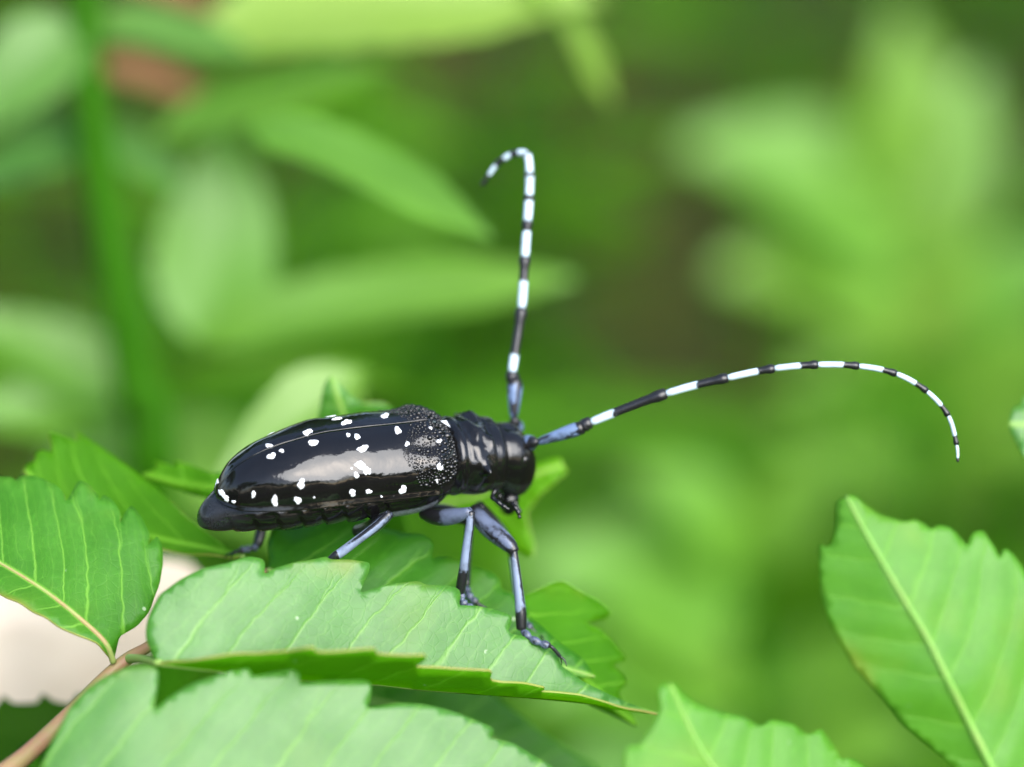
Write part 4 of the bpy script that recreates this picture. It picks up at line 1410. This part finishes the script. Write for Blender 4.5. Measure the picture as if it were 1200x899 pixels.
crowns = [crown_mesh('crown_a', M_BACK4, 9000, 1.0, 1.1, 1, 0.11), crown_mesh('crown_b', M_BACK4, 9000, 1.1, 0.9, 2, 0.11)]
TREES = [(-2.6, 3.4, 2.3), (-0.8, 4.3, 2.7), (1.1, 4.0, 2.5), (2.9, 3.0, 2.3), (-3.5, 0.9, 2.2), (-2.6, -2.6, 1.7), (5.4, 0.4, 1.5), (5.0, -2.4, 1.4), (3.4, -4.4, 1.4), (1.0, -5.2, 1.4), (-1.2, -4.6, 1.4)]  # low outer trees are unseen, added to mask the bright horizon in reflections
TL = ['behind the clearing, west end', 'behind the clearing, west of centre', 'behind the clearing, east of centre', 'behind the clearing, east end', 'at the west side of the clearing', 'behind the photographer, west side', 'far to the east of the clearing, added to mask the horizon', 'south-east, added to mask the horizon beyond the photographer', 'south-south-east, added to mask the horizon beyond the photographer', 'straight south of the photographer, added to mask the horizon', 'south-west, added to mask the horizon beyond the photographer']
for i, (x, y, h) in enumerate(TREES):
    rnd = random.Random(900 + i)
    base = Vector((x, y, -0.03))
    root = empty('tree', base, 'young leafy tree ' + TL[i], 'tree', 'trees round the clearing')
    stem('trunk', [base + Vector((0, 0, -0.1)), base + Vector((0.03, 0.02, h * 0.35)), base + Vector((-0.03, 0.04, h * 0.7)), base + Vector((0.02, 0.0, h * 1.1))], [0.06, 0.05, 0.04, 0.015], M_WOOD, root)
    for k in range(5):
        az = k * 1.26 + rnd.random()
        a = base + Vector((0, 0.02, h * (0.45 + 0.1 * k)))
        stem('limb', [a, a + Vector((math.cos(az) * 0.35, math.sin(az) * 0.35, 0.22)), a + Vector((math.cos(az) * 0.7, math.sin(az) * 0.7, 0.5))], [0.025, 0.016, 0.006], M_WOOD, root, 4, 8)
    o = link('crown', crowns[i % 2], root)
    o.location = (0, 0, h * 0.85)
    o.scale = (1.0, 1.0, h / 2.2)
    o.rotation_euler = (0, 0, rnd.uniform(0, 6))


# ---- herbs and leaf litter on the floor
def build_cover():
    rnd = random.Random(4)
    def scatter(n, mat, name, label, smin, smax, up, pred):
        V, F = [], []
        for _ in range(n):
            x, y = rnd.uniform(-2.6, 2.6), rnd.uniform(-2.2, 4.0)
            if not pred(x, y):
                continue
            z = 0.05 * (noise.noise(Vector((x * 0.9, y * 0.9, 3.1))) + 0.4 * noise.noise(Vector((x * 3.1, y * 3.1, 7.7)))) - 0.03
            L = rnd.uniform(smin, smax)
            az = rnd.uniform(0, 6.28)
            a = Vector((math.cos(az), math.sin(az), rnd.uniform(-0.1, up))).normalized()
            nz = Vector((rnd.gauss(0, 0.3), rnd.gauss(0, 0.3), 1)).normalized()
            b_ = nz.cross(a).normalized()
            p = Vector((x, y, z + rnd.uniform(0.004, 0.02 + 0.06 * up)))
            i = len(V)
            V += [p, p + a * L * 0.4 + b_ * L * 0.26, p + a * L + Vector((0, 0, -0.1 * L)), p + a * L * 0.4 - b_ * L * 0.26]
            F += [(i, i + 1, i + 2, i + 3)]
        o = mesh_obj(name, V, F, mat, None, smooth=False)
        o['kind'] = 'stuff'
        o['label'] = label
        o['category'] = name.split('_')[0]
    clr = lambda x, y: noise.noise(Vector((x * 0.9 + 2.3, y * 0.9 + 1.7, 0.4))) - 3.0 * math.exp(-((x - 0.08) / 0.24) ** 2 - ((y - 1.6) / 0.9) ** 2)
    scatter(15000, M_BACK4, 'herbs', 'low green herbs covering the forest floor', 0.03, 0.07, 0.7, lambda x, y: clr(x, y) > -0.12 + rnd.uniform(-0.25, 0.25))
    scatter(7000, stem_mat('litter', (0.075, 0.056, 0.011), (0.046, 0.038, 0.008), 0.9, 40, 0.05), 'litter', 'brown leaf litter on the forest floor', 0.03, 0.06, 0.15, lambda x, y: True)


build_cover()
